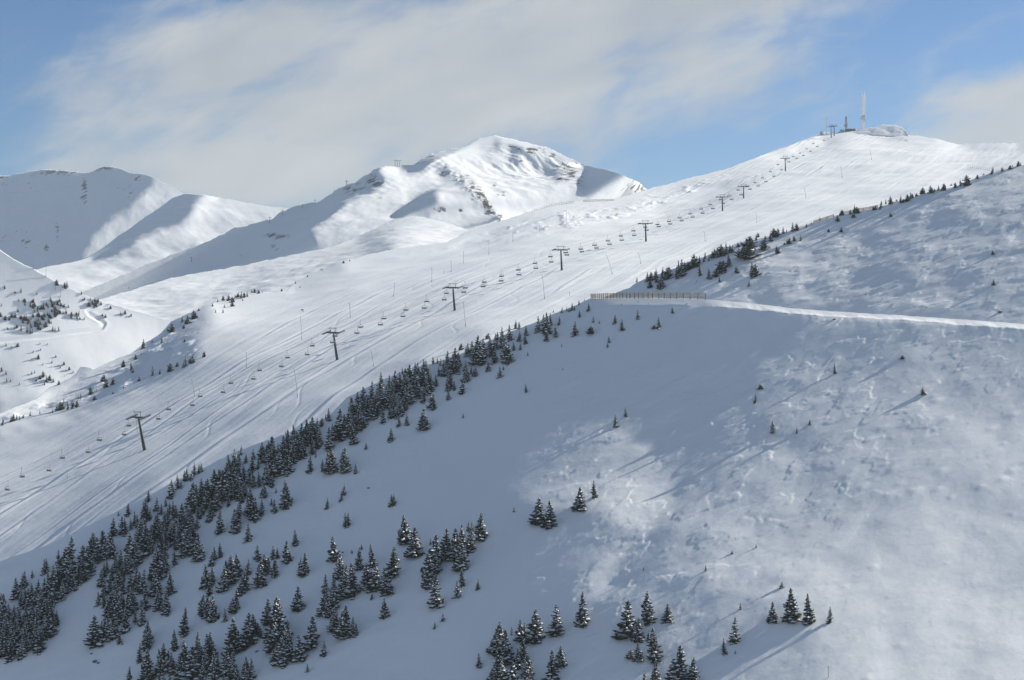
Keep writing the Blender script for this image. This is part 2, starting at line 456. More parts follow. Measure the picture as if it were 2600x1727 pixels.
def disp7(X, Y, px, py):
    top = smooth(py - _s7(px), 2, 30)
    a = np.cos(0.4) * X + np.sin(0.4) * Y; c = -np.sin(0.4) * X + np.cos(0.4) * Y
    low = 1 - smooth(py, 735 + 0.06 * (px - 1700), 775 + 0.06 * (px - 1700))
    z = top * (0.15 + 0.5 * low) * fbm(X / 30.0 + 9, Y / 30.0, 3) + top * low * (0.34 * fbm(a / 20.0, c / 13.0, 3) + 0.09 * fbm(a / 5.0, c / 2.6, 2))
    dr = fbm(a / 13.0 + 4 + 0.25 * perlin(X / 6.0, Y / 6.0), c / 5.0, 4)
    z += 0.55 * top * low * (0.20 * smooth(dr, 0.02, 0.15) + 0.14 * smooth(dr, 0.26, 0.38)) + top * 0.02 * fbm(a / 2.2, c / 1.4, 3)
    return z


S7 = Sheet('upper_slope', F7, SKY7, below([(x, y) for x, y in SKY8 if x > 1400], 7), (1450, 3200), 2.5, 210, 1.1, disp7, SNOW_NEAR, back=(2, 6, 14, 30, 60), backslope=-0.1, rough=2.5)

# ---------------------------------------------------------------- lift hill with the groomed piste
PYL = [(368, 1141.6, 582, 100), (857, 914, 710, 82), (1155, 788, 850, 68), (1426.7, 686.5, 970, 60.5), (1640.3, 614.6, 1100, 53), (1834.7, 535.6, 1290, 41), (1888.3, 504.2, 1370, 35.5), (1994.3, 434.6, 1530, 37.6), (2110.6, 350, 1720, 32)]
A6 = [(x, y, d, .5) for x, y, d, h in (PYL[0], PYL[8])] + [
    (0, 1100, 690), (0, 1300, 545), (-200, 1505, 505, 3), (0, 1425, 507, 4), (200, 1348, 508, 4), (417, 1238, 518, 2), (651, 1128, 534), (850, 1040, 548), (1087, 926, 566), (1233, 866, 585), (1400, 795, 620, .5), (1600, 715, 680, .4), (1757, 655, 740, .2), (1991, 585, 830, .2), (2228, 520, 930, .2),
    (2600, 415, 1080, .3), (2400, 420, 1250, .2), (2450, 385, 1450, .2), (2600, 370, 1500, .3), (2190, 330, 1760, .3), (2431, 368, 1620, .3), (1954, 390, 1620, .15), (1700, 467, 1400, .1), (1558, 508, 1250, .1), (1351, 537, 1130, .1), (1140, 615, 980, .2), (865, 669, 930, .2), (589, 747, 880, .06), (333, 899, 800, .04), (0, 1052, 740, .04)]
T6 = [(0, 1300, .17), (200, 1220, .15), (367, 1142, .17), (0, 1120, .21), (150, 1080, .21), (600, 1050, .16), (480, 1130, .15), (857, 914, .19), (1000, 900, 0.194), (1155, 788, 0.202), (1300, 790, 0.220), (1427, 687, 0.220), (1550, 690, 0.246), (1640, 615, 0.229), (1800, 590, 0.238), (1888, 504, 0.211), (2000, 500, 0.211),
      (2110, 400, .2), (2300, 420, 0.229), (2200, 480, 0.246), (2400, 450, 0.246), (2500, 400, 0.220), (2600, 390, 0.194), (1000, 660, 0.202), (900, 760, 0.211), (750, 800, 0.229), (620, 780, 0.246), (700, 880, .2), (1200, 640, 0.202), (1300, 600, .2), (1450, 560, .2), (1600, 525, .16), (1750, 480, .09), (1850, 450, .08),
      (600, 900, .17), (300, 1060, .21), (2150, 340, .1), (400, 1000, .2), (1100, 860, 0.202), (800, 1010, .17), (650, 1110, .16), (417, 1220, .16), (1700, 650, 0.246), (1950, 570, 0.238), (2200, 520, 0.238), (2420, 460, 0.229), (1000, 640, 0.194), (1120, 640, 0.194)]
P6 = [(-.0, [(1640, 535), (1690, 500), (1780, 470), (1880, 430), (1940, 405), (1915, 440), (1840, 490), (1750, 515), (1690, 535)]),
      (-.05, [(1140, 608), (1183, 585), (1233, 568), (1290, 550), (1351, 529), (1372, 545), (1330, 560), (1280, 580), (1220, 597)]),
      (-.16, [(-300, 1150), (0, 1030), (70, 1005), (160, 955), (200, 920), (237, 930), (333, 885), (406, 837), (459, 795), (530, 770), (528, 830), (497, 858), (505, 895), (478, 930), (344, 969), (268, 1011), (203, 1030), (107, 1053), (0, 1084), (-250, 1190)]),
      (-.01, [(727, 730), (784, 691), (823, 672), (890, 655), (900, 680), (850, 700), (780, 730)]),
      (-.05, [(2160, 325), (2190, 320), (2251, 309), (2297, 322), (2307, 342), (2290, 352), (2190, 346)]),
      (-.05, [(2310, 338), (2381, 346), (2431, 360), (2445, 368), (2380, 364), (2320, 352)]),
      (0.0, [(2440, 368), (2500, 364), (2580, 366), (2570, 374), (2500, 381)]),
      (-.04, [(1954, 380), (2006, 360), (2094, 332), (2100, 345), (2060, 372), (1990, 392), (1960, 405), (1935, 400)])]
F6 = solve_relief((-320, 2880, 260, 1520), 18, A6, T6, P6, bend=1.3, tblur=0.8, N=1.05)
_s6 = curve(SKY6)
_pd = np.array([(unproject(x, y, 1.0 / d)[0], d) for x, y, d, h in PYL])


def lift_x(Y): return np.interp(Y, _pd[:, 1], _pd[:, 0]) + np.minimum(Y - _pd[0, 1], 0) * 0.37


def disp6(X, Y, px, py):
    top = smooth(py - _s6(px), 3, 30)
    # distance across the lift line
    off = X - lift_x(Y)
    piste = smooth(off, -95, -70) * smooth(Y, 430, 470)
    wig = 5.0 * perlin(Y / 90.0, off * 0 + 3.0) + 2.0 * perlin(Y / 34.0 + 7, off / 30.0)
    o = off + wig
    z = top * (0.7 * fbm(X / 55.0 + 3, Y / 55.0, 3) + 1.0 * smooth(Y, 800, 1100) * fbm(X / 60.0, Y / 140.0 + 7, 3))
    fine = 0.09 * perlin(o / 2.1, Y / 110.0) + 0.12 * perlin(o / 4.6 + 9, Y / 170.0) + 0.17 * perlin(o / 11.0, Y / 260.0 + 4) + 0.06 * fbm(o / 9.0, Y / 60.0, 2)
    z += piste * fine * (0.62 + 0.38 * smooth(Y, 560, 760))
    # ski tracks and machine banks running down the line of the lift
    for o0, wd, hh, ys in ((6, 0.9, .22, 3), (14, 1.4, .32, 5), (26, 1.0, .24, 9), (33, 2.0, .34, 1), (-8, 1.1, .26, 12), (-15, 1.3, .30, 20), (-26, 1.8, .5, 14), (45, 1.2, .26, 8), (58, 1.6, .3, 2), (-44, 1.5, .3, 6), (78, 1.3, .22, 7)):
        t = (off + 10 * perlin(Y / 150.0 + ys, off * 0 + ys) + 2.0 * perlin(Y / 40.0 + ys, off * 0) - o0) / wd
        brk = smooth(perlin(Y / 120.0 + 3 * ys, off * 0 + 1.7 * ys), -0.25, 0.1)
        z += hh * t * np.exp(-t * t) * brk * 0.95 - 0.0
    z += 0.025 * fbm(X / 2.4, Y / 2.4, 2)
    # ski turns crossing the machine marks
    for o0, am, lam, ph, dr_ in ((-4, 4, 9, 0, .03), (10, 6, 13, 2, -.05), (20, 5, 11, 4, .04), (30, 7, 15, 1, -.08), (40, 4, 8, 5, .02), (-18, 5, 12, 3, .05), (52, 8, 17, 2.5, -.06), (64, 5, 10, .7, -.04), (0, 9, 20, 1.9, .09)):
        t = (off - o0 - am * np.sin(Y / lam + ph + 0.8 * perlin(Y / 60.0, off * 0 + ph)) - dr_ * (Y - 720)) / 0.42
        z -= 0.06 * np.exp(-t * t) * smooth(perlin(Y / 90.0 + 5 * ph, off * 0 + ph), -0.2, 0.1) * (Y < 1150)
    # broken rocky ground left of the upper lift
    rk = smooth(off, -150, -60) * (1 - smooth(off, -26, -14)) * smooth(Y, 960, 1120)
    z += rk * top * (1.0 * np.maximum(fbm(X / 13.0 + 2, Y / 46.0, 4) - 0.1, 0) * 1.6 + 0.16 * fbm(X / 5.0, Y / 13.0, 3))
    fl = inside(P6[2][1], px, py) * 1.0 if px.ndim == 2 else 0.0 * px
    if px.ndim == 2: fl = blur(fl, 3)
    z += fl * top * (0.9 * np.maximum(fbm(X / 14.0, Y / 14.0, 4) - 0.15, 0) * 2.0 + 0.12 * fbm(X / 4.0, Y / 4.0, 2))
    return z


def foot6(x):
    return np.where(x < 1560, curve(SKY8)(x), np.minimum(curve(SKY8)(x), curve(SKY7)(x))) + 5


_fx = np.arange(-600, 3300, 10)
S6 = Sheet('ski_hill', F6, SKY6, list(zip(_fx, foot6(_fx))), (-520, 3150), 2.5, 330, 1.0, disp6, SNOW_PISTE, back=(4, 14, 40, 110), rough=2.5, skirt=40)

# banks on the summit shaped to catch a set amount of sun
def shade_bank(name, sky, foot, lift, tt=-.08, mat=SNOW_PISTE):
    x0, x1 = min(p[0] for p in sky), max(p[0] for p in sky); y0 = min(p[1] for p in sky); y1 = max(p[1] for p in foot)
    an = []
    cs, cf_ = curve(sky), curve(foot)
    for x in np.linspace(x0, x1, 7):
        d = S6.at(x, max(float(cf_(x)), float(_s6(x)) + 1.0)).y - 2.0
        an += [(x, float(cf_(x)), d), (x, float(cs(x)), d + lift, .1)]
    f = solve_relief((x0 - 30, x1 + 30, y0 - 20, y1 + 20), 5, an, [((x0 + x1) / 2, (y0 + y1) / 2, tt)], [], bend=0.4, prior=0.02)
    _c = curve(sky)
    return Sheet(name, f, sky, foot, (x0, x1), 2, 22, 1.0, lambda X, Y, px, py: smooth(py - _c(px), 0, 10) * 0.9 * fbm(X / 14.0, Y / 14.0, 3), mat, back=(4, 14, 40), backslope=-0.2, rough=2.5, skirt=6)


S6K = shade_bank('summit_knoll', [(2162, 337), (2175, 331), (2190, 328), (2209, 323), (2232, 319), (2240, 317), (2251, 316), (2274, 319), (2290, 325), (2299, 332), (2308, 345)], [(2162, 338), (2190, 342), (2240, 346), (2285, 347), (2308, 346)], 70, .12)

# ---------------------------------------------------------------- left hill, saddle, peaks
A5 = [(0, 636, 1000), (260, 767, 1090), (-200, 520, 940), (400, 830, 1050), (0, 1030, 900), (200, 940, 950), (0, 850, 960), (520, 835, 1100)]
T5 = [(0, 680, .265), (100, 750, .255), (200, 800, .255), (0, 800, .255), (100, 900, .255), (300, 850, .265), (400, 840, .255), (50, 1000, .22), (150, 960, .28), (220, 900, .28), (20, 940, .16)]
F5 = solve_relief((-320, 680, 420, 1180), 12, A5, T5, [(-.02, [(-300, 1010), (0, 1015), (70, 1000), (110, 985), (90, 1030), (0, 1060), (-300, 1100)]), (.08, [(-20, 930), (10, 940), (40, 965), (60, 990), (45, 1000), (20, 975), (-20, 950)])], bend=1.0, N=1.08)
_s5 = curve(SKY5)


def road_dist(px, py, pts):
    d = np.full(np.shape(px), 1e9)
    for (x0, y0), (x1, y1) in zip(pts[:-1], pts[1:]):
        vx, vy = x1 - x0, (y1 - y0)
        t = np.clip(((px - x0) * vx + (py - y0) * vy) / (vx * vx + vy * vy), 0, 1)
        d = np.minimum(d, np.hypot(px - x0 - t * vx, py - y0 - t * vy))
    return d


TRACK5 = [(-250, 880), (-100, 872), (0, 866), (60, 858), (120, 854), (170, 846), (230, 840), (258, 834), (264, 824), (250, 812), (228, 800), (222, 790), (240, 782), (262, 777), (272, 768), (262, 760)]


def disp5(X, Y, px, py):
    z = 1.1 * fbm(X / 60.0, Y / 60.0 + 4, 3) * smooth(py - _s5(px), 2, 25) + 0.10 * fbm(X / 9.0, Y / 9.0, 3)
    r = road_dist(px, py, TRACK5)
    z += -0.5 * np.exp(-(r / 5.0) ** 2) + 0.2 * np.exp(-((r - 8) / 3.0) ** 2)
    return z


_fx5 = np.arange(-600, 700, 10)
S5 = Sheet('left_hill', F5, SKY5, list(zip(_fx5, curve(SKY6)(_fx5) + 8)), (-500, 600), 3, 150, 1.0, disp5, SNOW_PISTE, back=(4, 14, 40, 110), rough=2.5)

A4 = [(252, 763, 1250), (612, 677, 1420), (907, 604, 1560), (1049, 551, 1640), (400, 830, 1180), (700, 745, 1180), (1000, 640, 1200), (1180, 585, 1500)]
T4 = [(300, 770, .28), (500, 720, .27), (700, 690, .26), (900, 640, .27), (1050, 590, .26), (450, 780, .27), (650, 730, .26), (850, 670, .25), (1130, 600, .27)]
F4 = solve_relief((60, 1280, 480, 960), 14, A4, T4, [], bend=1.2, N=1.05)
S4 = Sheet('saddle_slope', F4, SKY4, list(zip(_fx, np.where(_fx < 440, curve(SKY5)(_fx), curve(SKY6)(_fx)) + 8)), (140, 1230), 3, 90, 1.0,
           lambda X, Y, px, py: 2.5 * fbm(X / 80.0 + 7, Y / 80.0, 4) * smooth(py - curve(SKY4)(px), 2, 30) + 0.3 * fbm(X / 10, Y / 10, 3), SNOW_PISTE, rough=2.0)

A3 = [(218, 740, 1950, .1), (597, 581, 2150, .3), (804, 516, 2200), (968, 426, 2150), (1096, 390, 2250), (1256, 348, 2420), (1478, 420, 2350), (1640, 482, 2300), (400, 715, 1750, .05), (815, 635, 1800, .2), (1005, 560, 1800), (1263, 560, 1850), (1485, 512, 2050)]
T3 = [(700, 640, .2), (900, 560, .28), (950, 500, .3), (1000, 450, .33), (1050, 470, .28), (1150, 420, .33), (1250, 420, .3), (1350, 450, .29), (1420, 480, .27), (1300, 510, .3), (1200, 540, .27), (1130, 560, .26), (1150, 480, .24), (1230, 360, .22), (1400, 400, .27), (850, 590, .26), (760, 610, .24), (1060, 540, .26), (900, 520, .24), (1190, 400, .34)]
_sk3 = [p for p in SKY3 if 218 <= p[0] <= 968]
P3 = [(.20, [(1102, 420), (1156, 432), (1179, 450), (1214, 492), (1244, 531), (1272, 562), (1240, 575), (1205, 540), (1175, 500), (1150, 470), (1120, 445)]),
      (.37, [(1102, 392), (1160, 420), (1190, 445), (1224, 488), (1256, 528), (1284, 556), (1300, 545), (1262, 500), (1225, 450), (1190, 410), (1150, 390), (1110, 386)]),
      (.38, [(975, 425), (1010, 425), (1022, 445), (1040, 480), (1030, 500), (1000, 470), (985, 445)]), (.36, [(905, 510), (925, 500), (945, 530), (940, 550), (915, 535)]),
      (-.12, [(100, 790), (218, 725)] + [(x, y - 14) for x, y in _sk3] + [(962, 437), (978, 455), (959, 474), (936, 492), (904, 499), (879, 510), (845, 545), (830, 560), (770, 585), (800, 600), (818, 640), (727, 670), (500, 730), (250, 800)]),
      (-.16, [(1005, 562), (1018, 533), (1057, 507), (1110, 478), (1104, 495), (1114, 514), (1124, 526), (1080, 548)]),
      (-.12, [(1010, 424), (1025, 410), (1053, 408), (1086, 390), (1097, 400), (1101, 412), (1081, 423), (1084, 438), (1031, 437)]),
      (.02, [(1101, 416), (1130, 423), (1150, 430), (1142, 455), (1125, 458), (1112, 440)]),
      (-.14, [(1478, 405), (1489, 430), (1485, 520), (1560, 515), (1650, 490), (1645, 470), (1604, 445), (1531, 420)]),
      (-.03, [(1252, 352), (1271, 357), (1273, 396), (1256, 376)]), (-.06, [(1290, 365), (1325, 375), (1322, 415), (1300, 417)]), (-.03, [(1386, 415), (1416, 411), (1418, 453), (1390, 447)]),
      (.05, [(1060, 400), (1140, 372), (1215, 345), (1200, 362), (1140, 390), (1090, 408)])]
F3 = solve_relief((90, 1704, 330, 792), 7, A3, T3, P3, bend=0.12, tblur=0.7, N=1.1)
_s3 = curve(SKY3)


def disp3(X, Y, px, py):
    top = smooth(py - _s3(px), 0, 40)
    a = 0.55 * X - 0.83 * Y; c = 0.83 * X + 0.55 * Y
    face = np.exp(-((px - 1350) / 150.0) ** 2 - ((py - 415) / 55.0) ** 2) + 0.6 * np.exp(-((px - 930) / 70.0) ** 2 - ((py - 465) / 35.0) ** 2)
    rib = np.abs(fbm(c / 42.0 + 3, a / 190.0, 4))
    band = np.exp(-((py - (392 + (px - 1100) * 0.97)) / 13.0) ** 2) * smooth(px, 1110, 1150) * (1 - smooth(px, 1270, 1290))
    return -top * face * (6.0 * rib + 2.2 * np.abs(fbm(c / 16.0, a / 30.0, 4))) + band * 3.5 * np.abs(fbm(X / 11.0, Y / 11.0, 3)) + top * (2.6 * fbm(X / 90.0, Y / 90.0, 3) + 0.8 * fbm(X / 26.0, Y / 40.0, 3))


_fx3 = np.arange(60, 1800, 10)
_ft3 = np.minimum(np.where(_fx3 < 1240, curve(SKY4)(_fx3), 9999), np.where(_fx3 > 1100, curve(SKY6)(_fx3), 9999)) + 10
S3 = Sheet('main_peak', F3, SKY3, list(zip(_fx3, _ft3)), (110, 1700), 2.5, 150, 1.0, disp3, SNOW_FAR, back=(10, 40, 120, 300), backslope=-0.3, rough=3.5, skirt=120)

A2 = [(92, 686, 2700), (222, 657, 2650), (469, 494, 2950), (555, 504, 3000), (700, 528, 2900), (250, 740, 2450), (500, 620, 2600)]
T2 = [(500, 560, .34), (600, 530, .26), (650, 545, .23), (400, 620, .28), (350, 690, .24), (250, 700, .28), (150, 705, .3), (330, 660, .2), (440, 600, .22), (480, 590, .3), (540, 590, .26), (300, 690, .3), (570, 560, .25), (520, 520, .33), (430, 640, .3)]
P2 = [(-.1, [(222, 645), (260, 622), (291, 596), (325, 573), (363, 546), (402, 519), (440, 492), (469, 480), (530, 480), (518, 498), (509, 505), (494, 520), (482, 548), (455, 571), (421, 577), (383, 589), (344, 612), (306, 634), (268, 652), (230, 660)])]
F2 = solve_relief((-200, 860, 440, 820), 8, A2, T2, P2, bend=0.2, tblur=0.7, N=1.1)
_s2 = curve(SKY2)
S2 = Sheet('spur_ridge', F2, SKY2, [(x, y + 12) for x, y in zip(_fx3, np.minimum(curve(SKY3)(_fx3), 9999))] + [(-200, 800), (0, 760), (50, 750)], (-100, 760), 2.5, 110, 1.0,
           lambda X, Y, px, py: smooth(py - _s2(px), 0, 30) * (-1.8 * np.abs(fbm((0.83 * X + 0.55 * Y) / 70.0, (0.55 * X - 0.83 * Y) / 260.0, 4)) + 2.2 * fbm(X / 100.0, Y / 100.0, 3) + 0.4 * fbm(X / 30.0, Y / 30.0, 2)), SNOW_FAR, back=(10, 40, 120, 300), backslope=-0.3, rough=1.5, skirt=120)

A1 = [(0, 447, 3700), (264, 425, 3600), (469, 495, 3450), (0, 640, 3150), (200, 670, 3050), (100, 550, 3400)]
T1 = [(0, 500, -.07), (200, 500, -.08), (100, 600, -.07), (200, 620, -.06), (0, 620, -.06), (300, 480, -.07), (-100, 500, -.05)]
P1 = [(.2, [(388, 440), (440, 465), (480, 490), (469, 510), (222, 664), (203, 656), (230, 625), (233, 598), (260, 575), (291, 548), (344, 522), (352, 499), (383, 472)]),
      (.1, [(90, 425), (150, 428), (218, 434), (210, 446), (130, 446)]), (.1, [(-100, 440), (27, 440), (30, 452), (0, 458), (-100, 460)]), (.12, [(-60, 486), (10, 486), (45, 496), (20, 500), (-60, 500)])]
F1 = solve_relief((-250, 660, 370, 800), 8, A1, T1, P1, bend=0.3, tblur=0.9, N=1.1)
_s1 = curve(SKY1)
S1 = Sheet('far_mountain', F1, SKY1, list(zip(_fx, curve(SKY2)(_fx) + 12)), (-180, 560), 2.5, 130, 1.0,
           lambda X, Y, px, py: smooth(py - _s1(px), 0, 40) * (-1.6 * np.abs(fbm((0.83 * X + 0.55 * Y) / 80.0 + 4, (0.55 * X - 0.83 * Y) / 300.0, 4)) + 2.5 * fbm(X / 110.0, Y / 110.0, 3) + 0.7 * fbm(X / 30.0, Y / 60.0, 3)), SNOW_FAR, back=(10, 40, 120, 300), backslope=-0.3, rough=3.0, skirt=150)

# bare rock showing through, per mountain
def rocks(S, spots):
    M = np.zeros(S.PX.shape)
    for x, y, rx, ry, v in spots:
        e = ((S.PX - x) / rx) ** 2 + ((S.PY - y) / ry) ** 2
        M = np.maximum(M, v * np.exp(-e))
    S.attr('rock', 0.02 + M)


rocks(S1, [(150, 438, 90, 9, .36), (268, 428, 30, 9, .38), (213, 485, 9, 26, .30), (330, 480, 60, 40, .24), (215, 470, 12, 37, 0.34), (213, 500, 15, 24, 0.34), (265, 430, 56, 13, 0.29), (130, 440, 131, 17, 0.25), (65, 615, 19, 10, 0.34), (118, 630, 12, 17, 0.34), (145, 585, 10, 50, 0.31), (50, 470, 150, 50, 0.20), (350, 455, 19, 17, 0.28), (40, 600, 112, 101, 0.20), (10, 450, 38, 10, 0.28)])
rocks(S2, [(300, 600, 19, 17, 0.07)])
rocks(S3, [(1615, 482, 34, 20, .50), (1300, 375, 40, 9, .33), (1400, 392, 30, 10, .34), (1450, 440, 26, 26, .35), (1200, 470, 16, 30, .32), (1235, 520, 18, 26, .34), (890, 480, 46, 14, .33), (950, 455, 34, 24, 0.33), (920, 470, 56, 20, 0.29), (895, 485, 75, 20, 0.25), (1090, 397, 22, 17, 0.32), (1060, 412, 48, 13, 0.29), (1130, 440, 34, 24, 0.29), (1180, 452, 30, 17, 0.29), (1215, 490, 26, 34, 0.32), (1245, 535, 26, 34, 0.33), (1268, 555, 15, 24, 0.33),
           (1345, 383, 41, 16, 0.34), (1385, 382, 30, 13, 0.33), (1320, 405, 26, 20, 0.32), (1440, 430, 41, 34, 0.34), (1430, 455, 34, 17, 0.32), (1470, 460, 19, 34, 0.28), (1620, 478, 45, 30, 0.40), (1600, 490, 19, 24, 0.35), (705, 600, 49, 12, 0.34), (695, 628, 26, 12, 0.29), (640, 650, 75, 34, 0.20),
           (1265, 500, 19, 17, 0.28), (1255, 470, 15, 13, 0.29), (1278, 492, 11, 17, 0.29), (1115, 530, 26, 17, 0.29), (1170, 535, 19, 7, 0.28), (965, 505, 15, 10, 0.26), (1455, 415, 75, 10, 0.26), (870, 520, 38, 17, 0.23)])

# ground sheet out to the horizon
me = bpy.data.meshes.new('valley_floor')
bm = bmesh.new()
bmesh.ops.create_grid(bm, x_segments=60, y_segments=60, size=9000)
for v in bm.verts:
    v.co.z = -260 + 12 * math.sin(v.co.x / 700.0) * math.cos(v.co.y / 900.0)
bm.to_mesh(me); bm.free()
me.materials.append(SNOW_PISTE)
tag(link(bpy.data.objects.new('valley_floor', me)), kind='structure')
# ---------------------------------------------------------------- conifers
def mat_foliage(name, c0, c1):
    m, nt, b = new_mat(name)
    geo = nt.nodes.new('ShaderNodeNewGeometry'); n = nt.nodes.new('ShaderNodeTexNoise'); n.inputs['Scale'].default_value = 1.7; n.inputs['Detail'].default_value = 5
    r = nt.nodes.new('ShaderNodeValToRGB')
    r.color_ramp.elements[0].position = 0.32; r.color_ramp.elements[0].color = (*c0, 1); r.color_ramp.elements[1].position = 0.68; r.color_ramp.elements[1].color = (*c1, 1)
    nt.links.new(geo.outputs['Position'], n.inputs['Vector']); nt.links.new(n.outputs['Fac'], r.inputs['Fac']); nt.links.new(r.outputs['Color'], b.inputs['Base Color'])
    b.inputs['Roughness'].default_value = 0.8; b.inputs['Specular IOR Level'].default_value = 0.1
    return m


M_NEEDLE = mat_foliage('conifer_needles', (0.028, 0.034, 0.030), (0.070, 0.078, 0.058))
M_BARK = mat_plain('bark', (0.06, 0.045, 0.035), 0.9, noise=0.4, nscale=6)
M_TSNOW = mat_plain('branch_snow', (0.84, 0.85, 0.87), 0.75)


def mesh_of(name, V, F, mat, smooth_=False):
    me = bpy.data.meshes.new(name)
    me.from_pydata([tuple(v) for v in V], [], F); me.update()
    if smooth_: me.polygons.foreach_set('use_smooth', [True] * len(me.polygons))
    me.materials.append(mat)
    return me


def grow(seed, whorls, R=0.25, per=7, snow=0.5, bushy=False, tops=1, thin=1.0):
    """unit-height snowy conifer: (needle verts, faces), (snow verts, faces), (trunk verts, faces)"""
    rn = random.Random(seed)
    V, F, SV, SF, TV, TF = [], [], [], [], [], []
    stems = [(0.0, 0.0, 1.0, R)]
    for t in range(tops - 1):
        a = rn.uniform(0, 6.28)
        stems.append((math.cos(a) * rn.uniform(.10, .2), math.sin(a) * rn.uniform(.1, .2), rn.uniform(.55, .92), R * rn.uniform(.6, .85)))
    for sx, sy, H, R_ in stems:
        lean = (rn.uniform(-.03, .03), rn.uniform(-.03, .03))
        b0 = len(TV)
        for k in range(4):
            h = k / 3 * H * 0.98 - 0.05 * (k == 0); r = 0.022 * (1 - k / 3.15)
            for i in range(6):
                TV.append((sx + lean[0] * h + r * math.cos(i * 1.047), sy + lean[1] * h + r * math.sin(i * 1.047), h))
        for k in range(3):
            for i in range(6):
                j = (i + 1) % 6; TF.append((b0 + k * 6 + i, b0 + k * 6 + j, b0 + k * 6 + 6 + j, b0 + k * 6 + 6 + i))
        nb = max(14, int(whorls * per * H))
        gap_a = rn.uniform(0, 6.28)
        for b in range(nb):
            f = ((b + rn.random()) / nb) ** 1.25           # more boughs low down
            f = min(max(f, 0.0), 0.985)
            h = H * (0.03 + 0.955 * f)
            prof = (1 - f) ** (0.60 if bushy else 0.80) * (0.70 + 0.30 * min(1, f * 7 + .35))
            if True:
                a = b * 2.399 + rn.uniform(-.6, .6)
                L = R_ * prof * rn.uniform(.55, 1.22)
                if bushy: L *= rn.uniform(.7, 1.25)
                if abs(math.sin((a - gap_a) / 2)) < 0.25 and f < .6: L *= 0.72
                if L < 0.014: L = 0.014
                ca, sa = math.cos(a), math.sin(a)
                up = rn.uniform(-.1, .30) if bushy else rn.uniform(-.52, .0) - 0.18 * (1 - f)
                up *= 1.0 if f < .85 else -1.2
                wd = L * rn.uniform(.30, .46) + 0.012
                ns = 4
                ox, oy = sx + lean[0] * h, sy + lean[1] * h
                base = len(V)
                spine = []
                for s in range(ns + 1):
                    t = s / ns
                    x = L * t; z = h + L * (up * t + 0.22 * t * t * (1 if not bushy else .8)) - 0.02 * L + 0.01 * math.sin(9 * t + b)
                    ww = wd * (0.35 + 1.3 * t) * (1 - t) ** 0.6 * thin + 0.004
                    droop = 0.42 * ww + 0.01
                    j1, j2 = rn.uniform(.65, 1.25), rn.uniform(.65, 1.25)
                    spine.append((x, z, ww))
                    V.append((ox + ca * x, oy + sa * x, z + 0.006))
                    xx = x + rn.uniform(0, .3) * ww
                    V.append((ox + ca * xx - sa * ww * j1, oy + sa * xx + ca * ww * j1, z - droop * j1))
                    V.append((ox + ca * xx + sa * ww * j2, oy + sa * xx - ca * ww * j2, z - droop * j2))
                    V.append((ox + ca * (x - .1 * L), oy + sa * (x - .1 * L), z - droop * rn.uniform(1.0, 1.8)))
                for s in range(ns):
                    p = base + 4 * s; q = p + 4
                    F.append((p, q, q + 1, p + 1)); F.append((p, p + 2, q + 2, q)); F.append((p + 1, q + 3, p + 3)); F.append((p + 2, p + 3, q + 3))
                # snow pads lying on the spray
                if rn.random() < snow:
                    s0 = rn.choice((0, 1, 1, 2)); s1 = min(ns, s0 + rn.choice((2, 2, 3)))
                    cover = rn.uniform(.6, 1.12)
                    b1 = len(SV)
                    for s in range(s0, s1 + 1):
                        x, z, ww = spine[s]
                        e = 0.35 if s in (s0, s1) else 1.0
                        wv = ww * cover * e; th = (0.014 + 0.16 * ww) * (0.5 + 0.7 * e)
                        SV.append((ox + ca * x, oy + sa * x, z + 0.008 + th))
                        SV.append((ox + ca * x - sa * wv, oy + sa * x + ca * wv, z + 0.006 - 0.40 * wv + th * .3))
                        SV.append((ox + ca * x + sa * wv, oy + sa * x - ca * wv, z + 0.006 - 0.40 * wv + th * .3))
                    for s in range(s1 - s0):
                        p = b1 + 3 * s; q = p + 3
                        SF.append((p, q, q + 1, p + 1)); SF.append((p, p + 2, q + 2, q))
        # leader
        b0 = len(V); r = 0.010
        for hh, rr in ((H * .93, r * 1.6), (H * 1.0, r * .5)):
            for i in range(4): V.append((sx + lean[0] * H + rr * math.cos(i * 1.57), sy + lean[1] * H + rr * math.sin(i * 1.57), hh))
        for i in range(4): F.append((b0 + i, b0 + (i + 1) % 4, b0 + 4 + (i + 1) % 4, b0 + 4 + i))
    return (V, F), (SV, SF), (TV, TF)


def zoomed(x0, y0, sc, pts):
    return [(x0 + p[0] / sc, y0 + p[1] / sc, (p[1] - p[2]) / sc) + tuple(p[3:]) for p in pts]


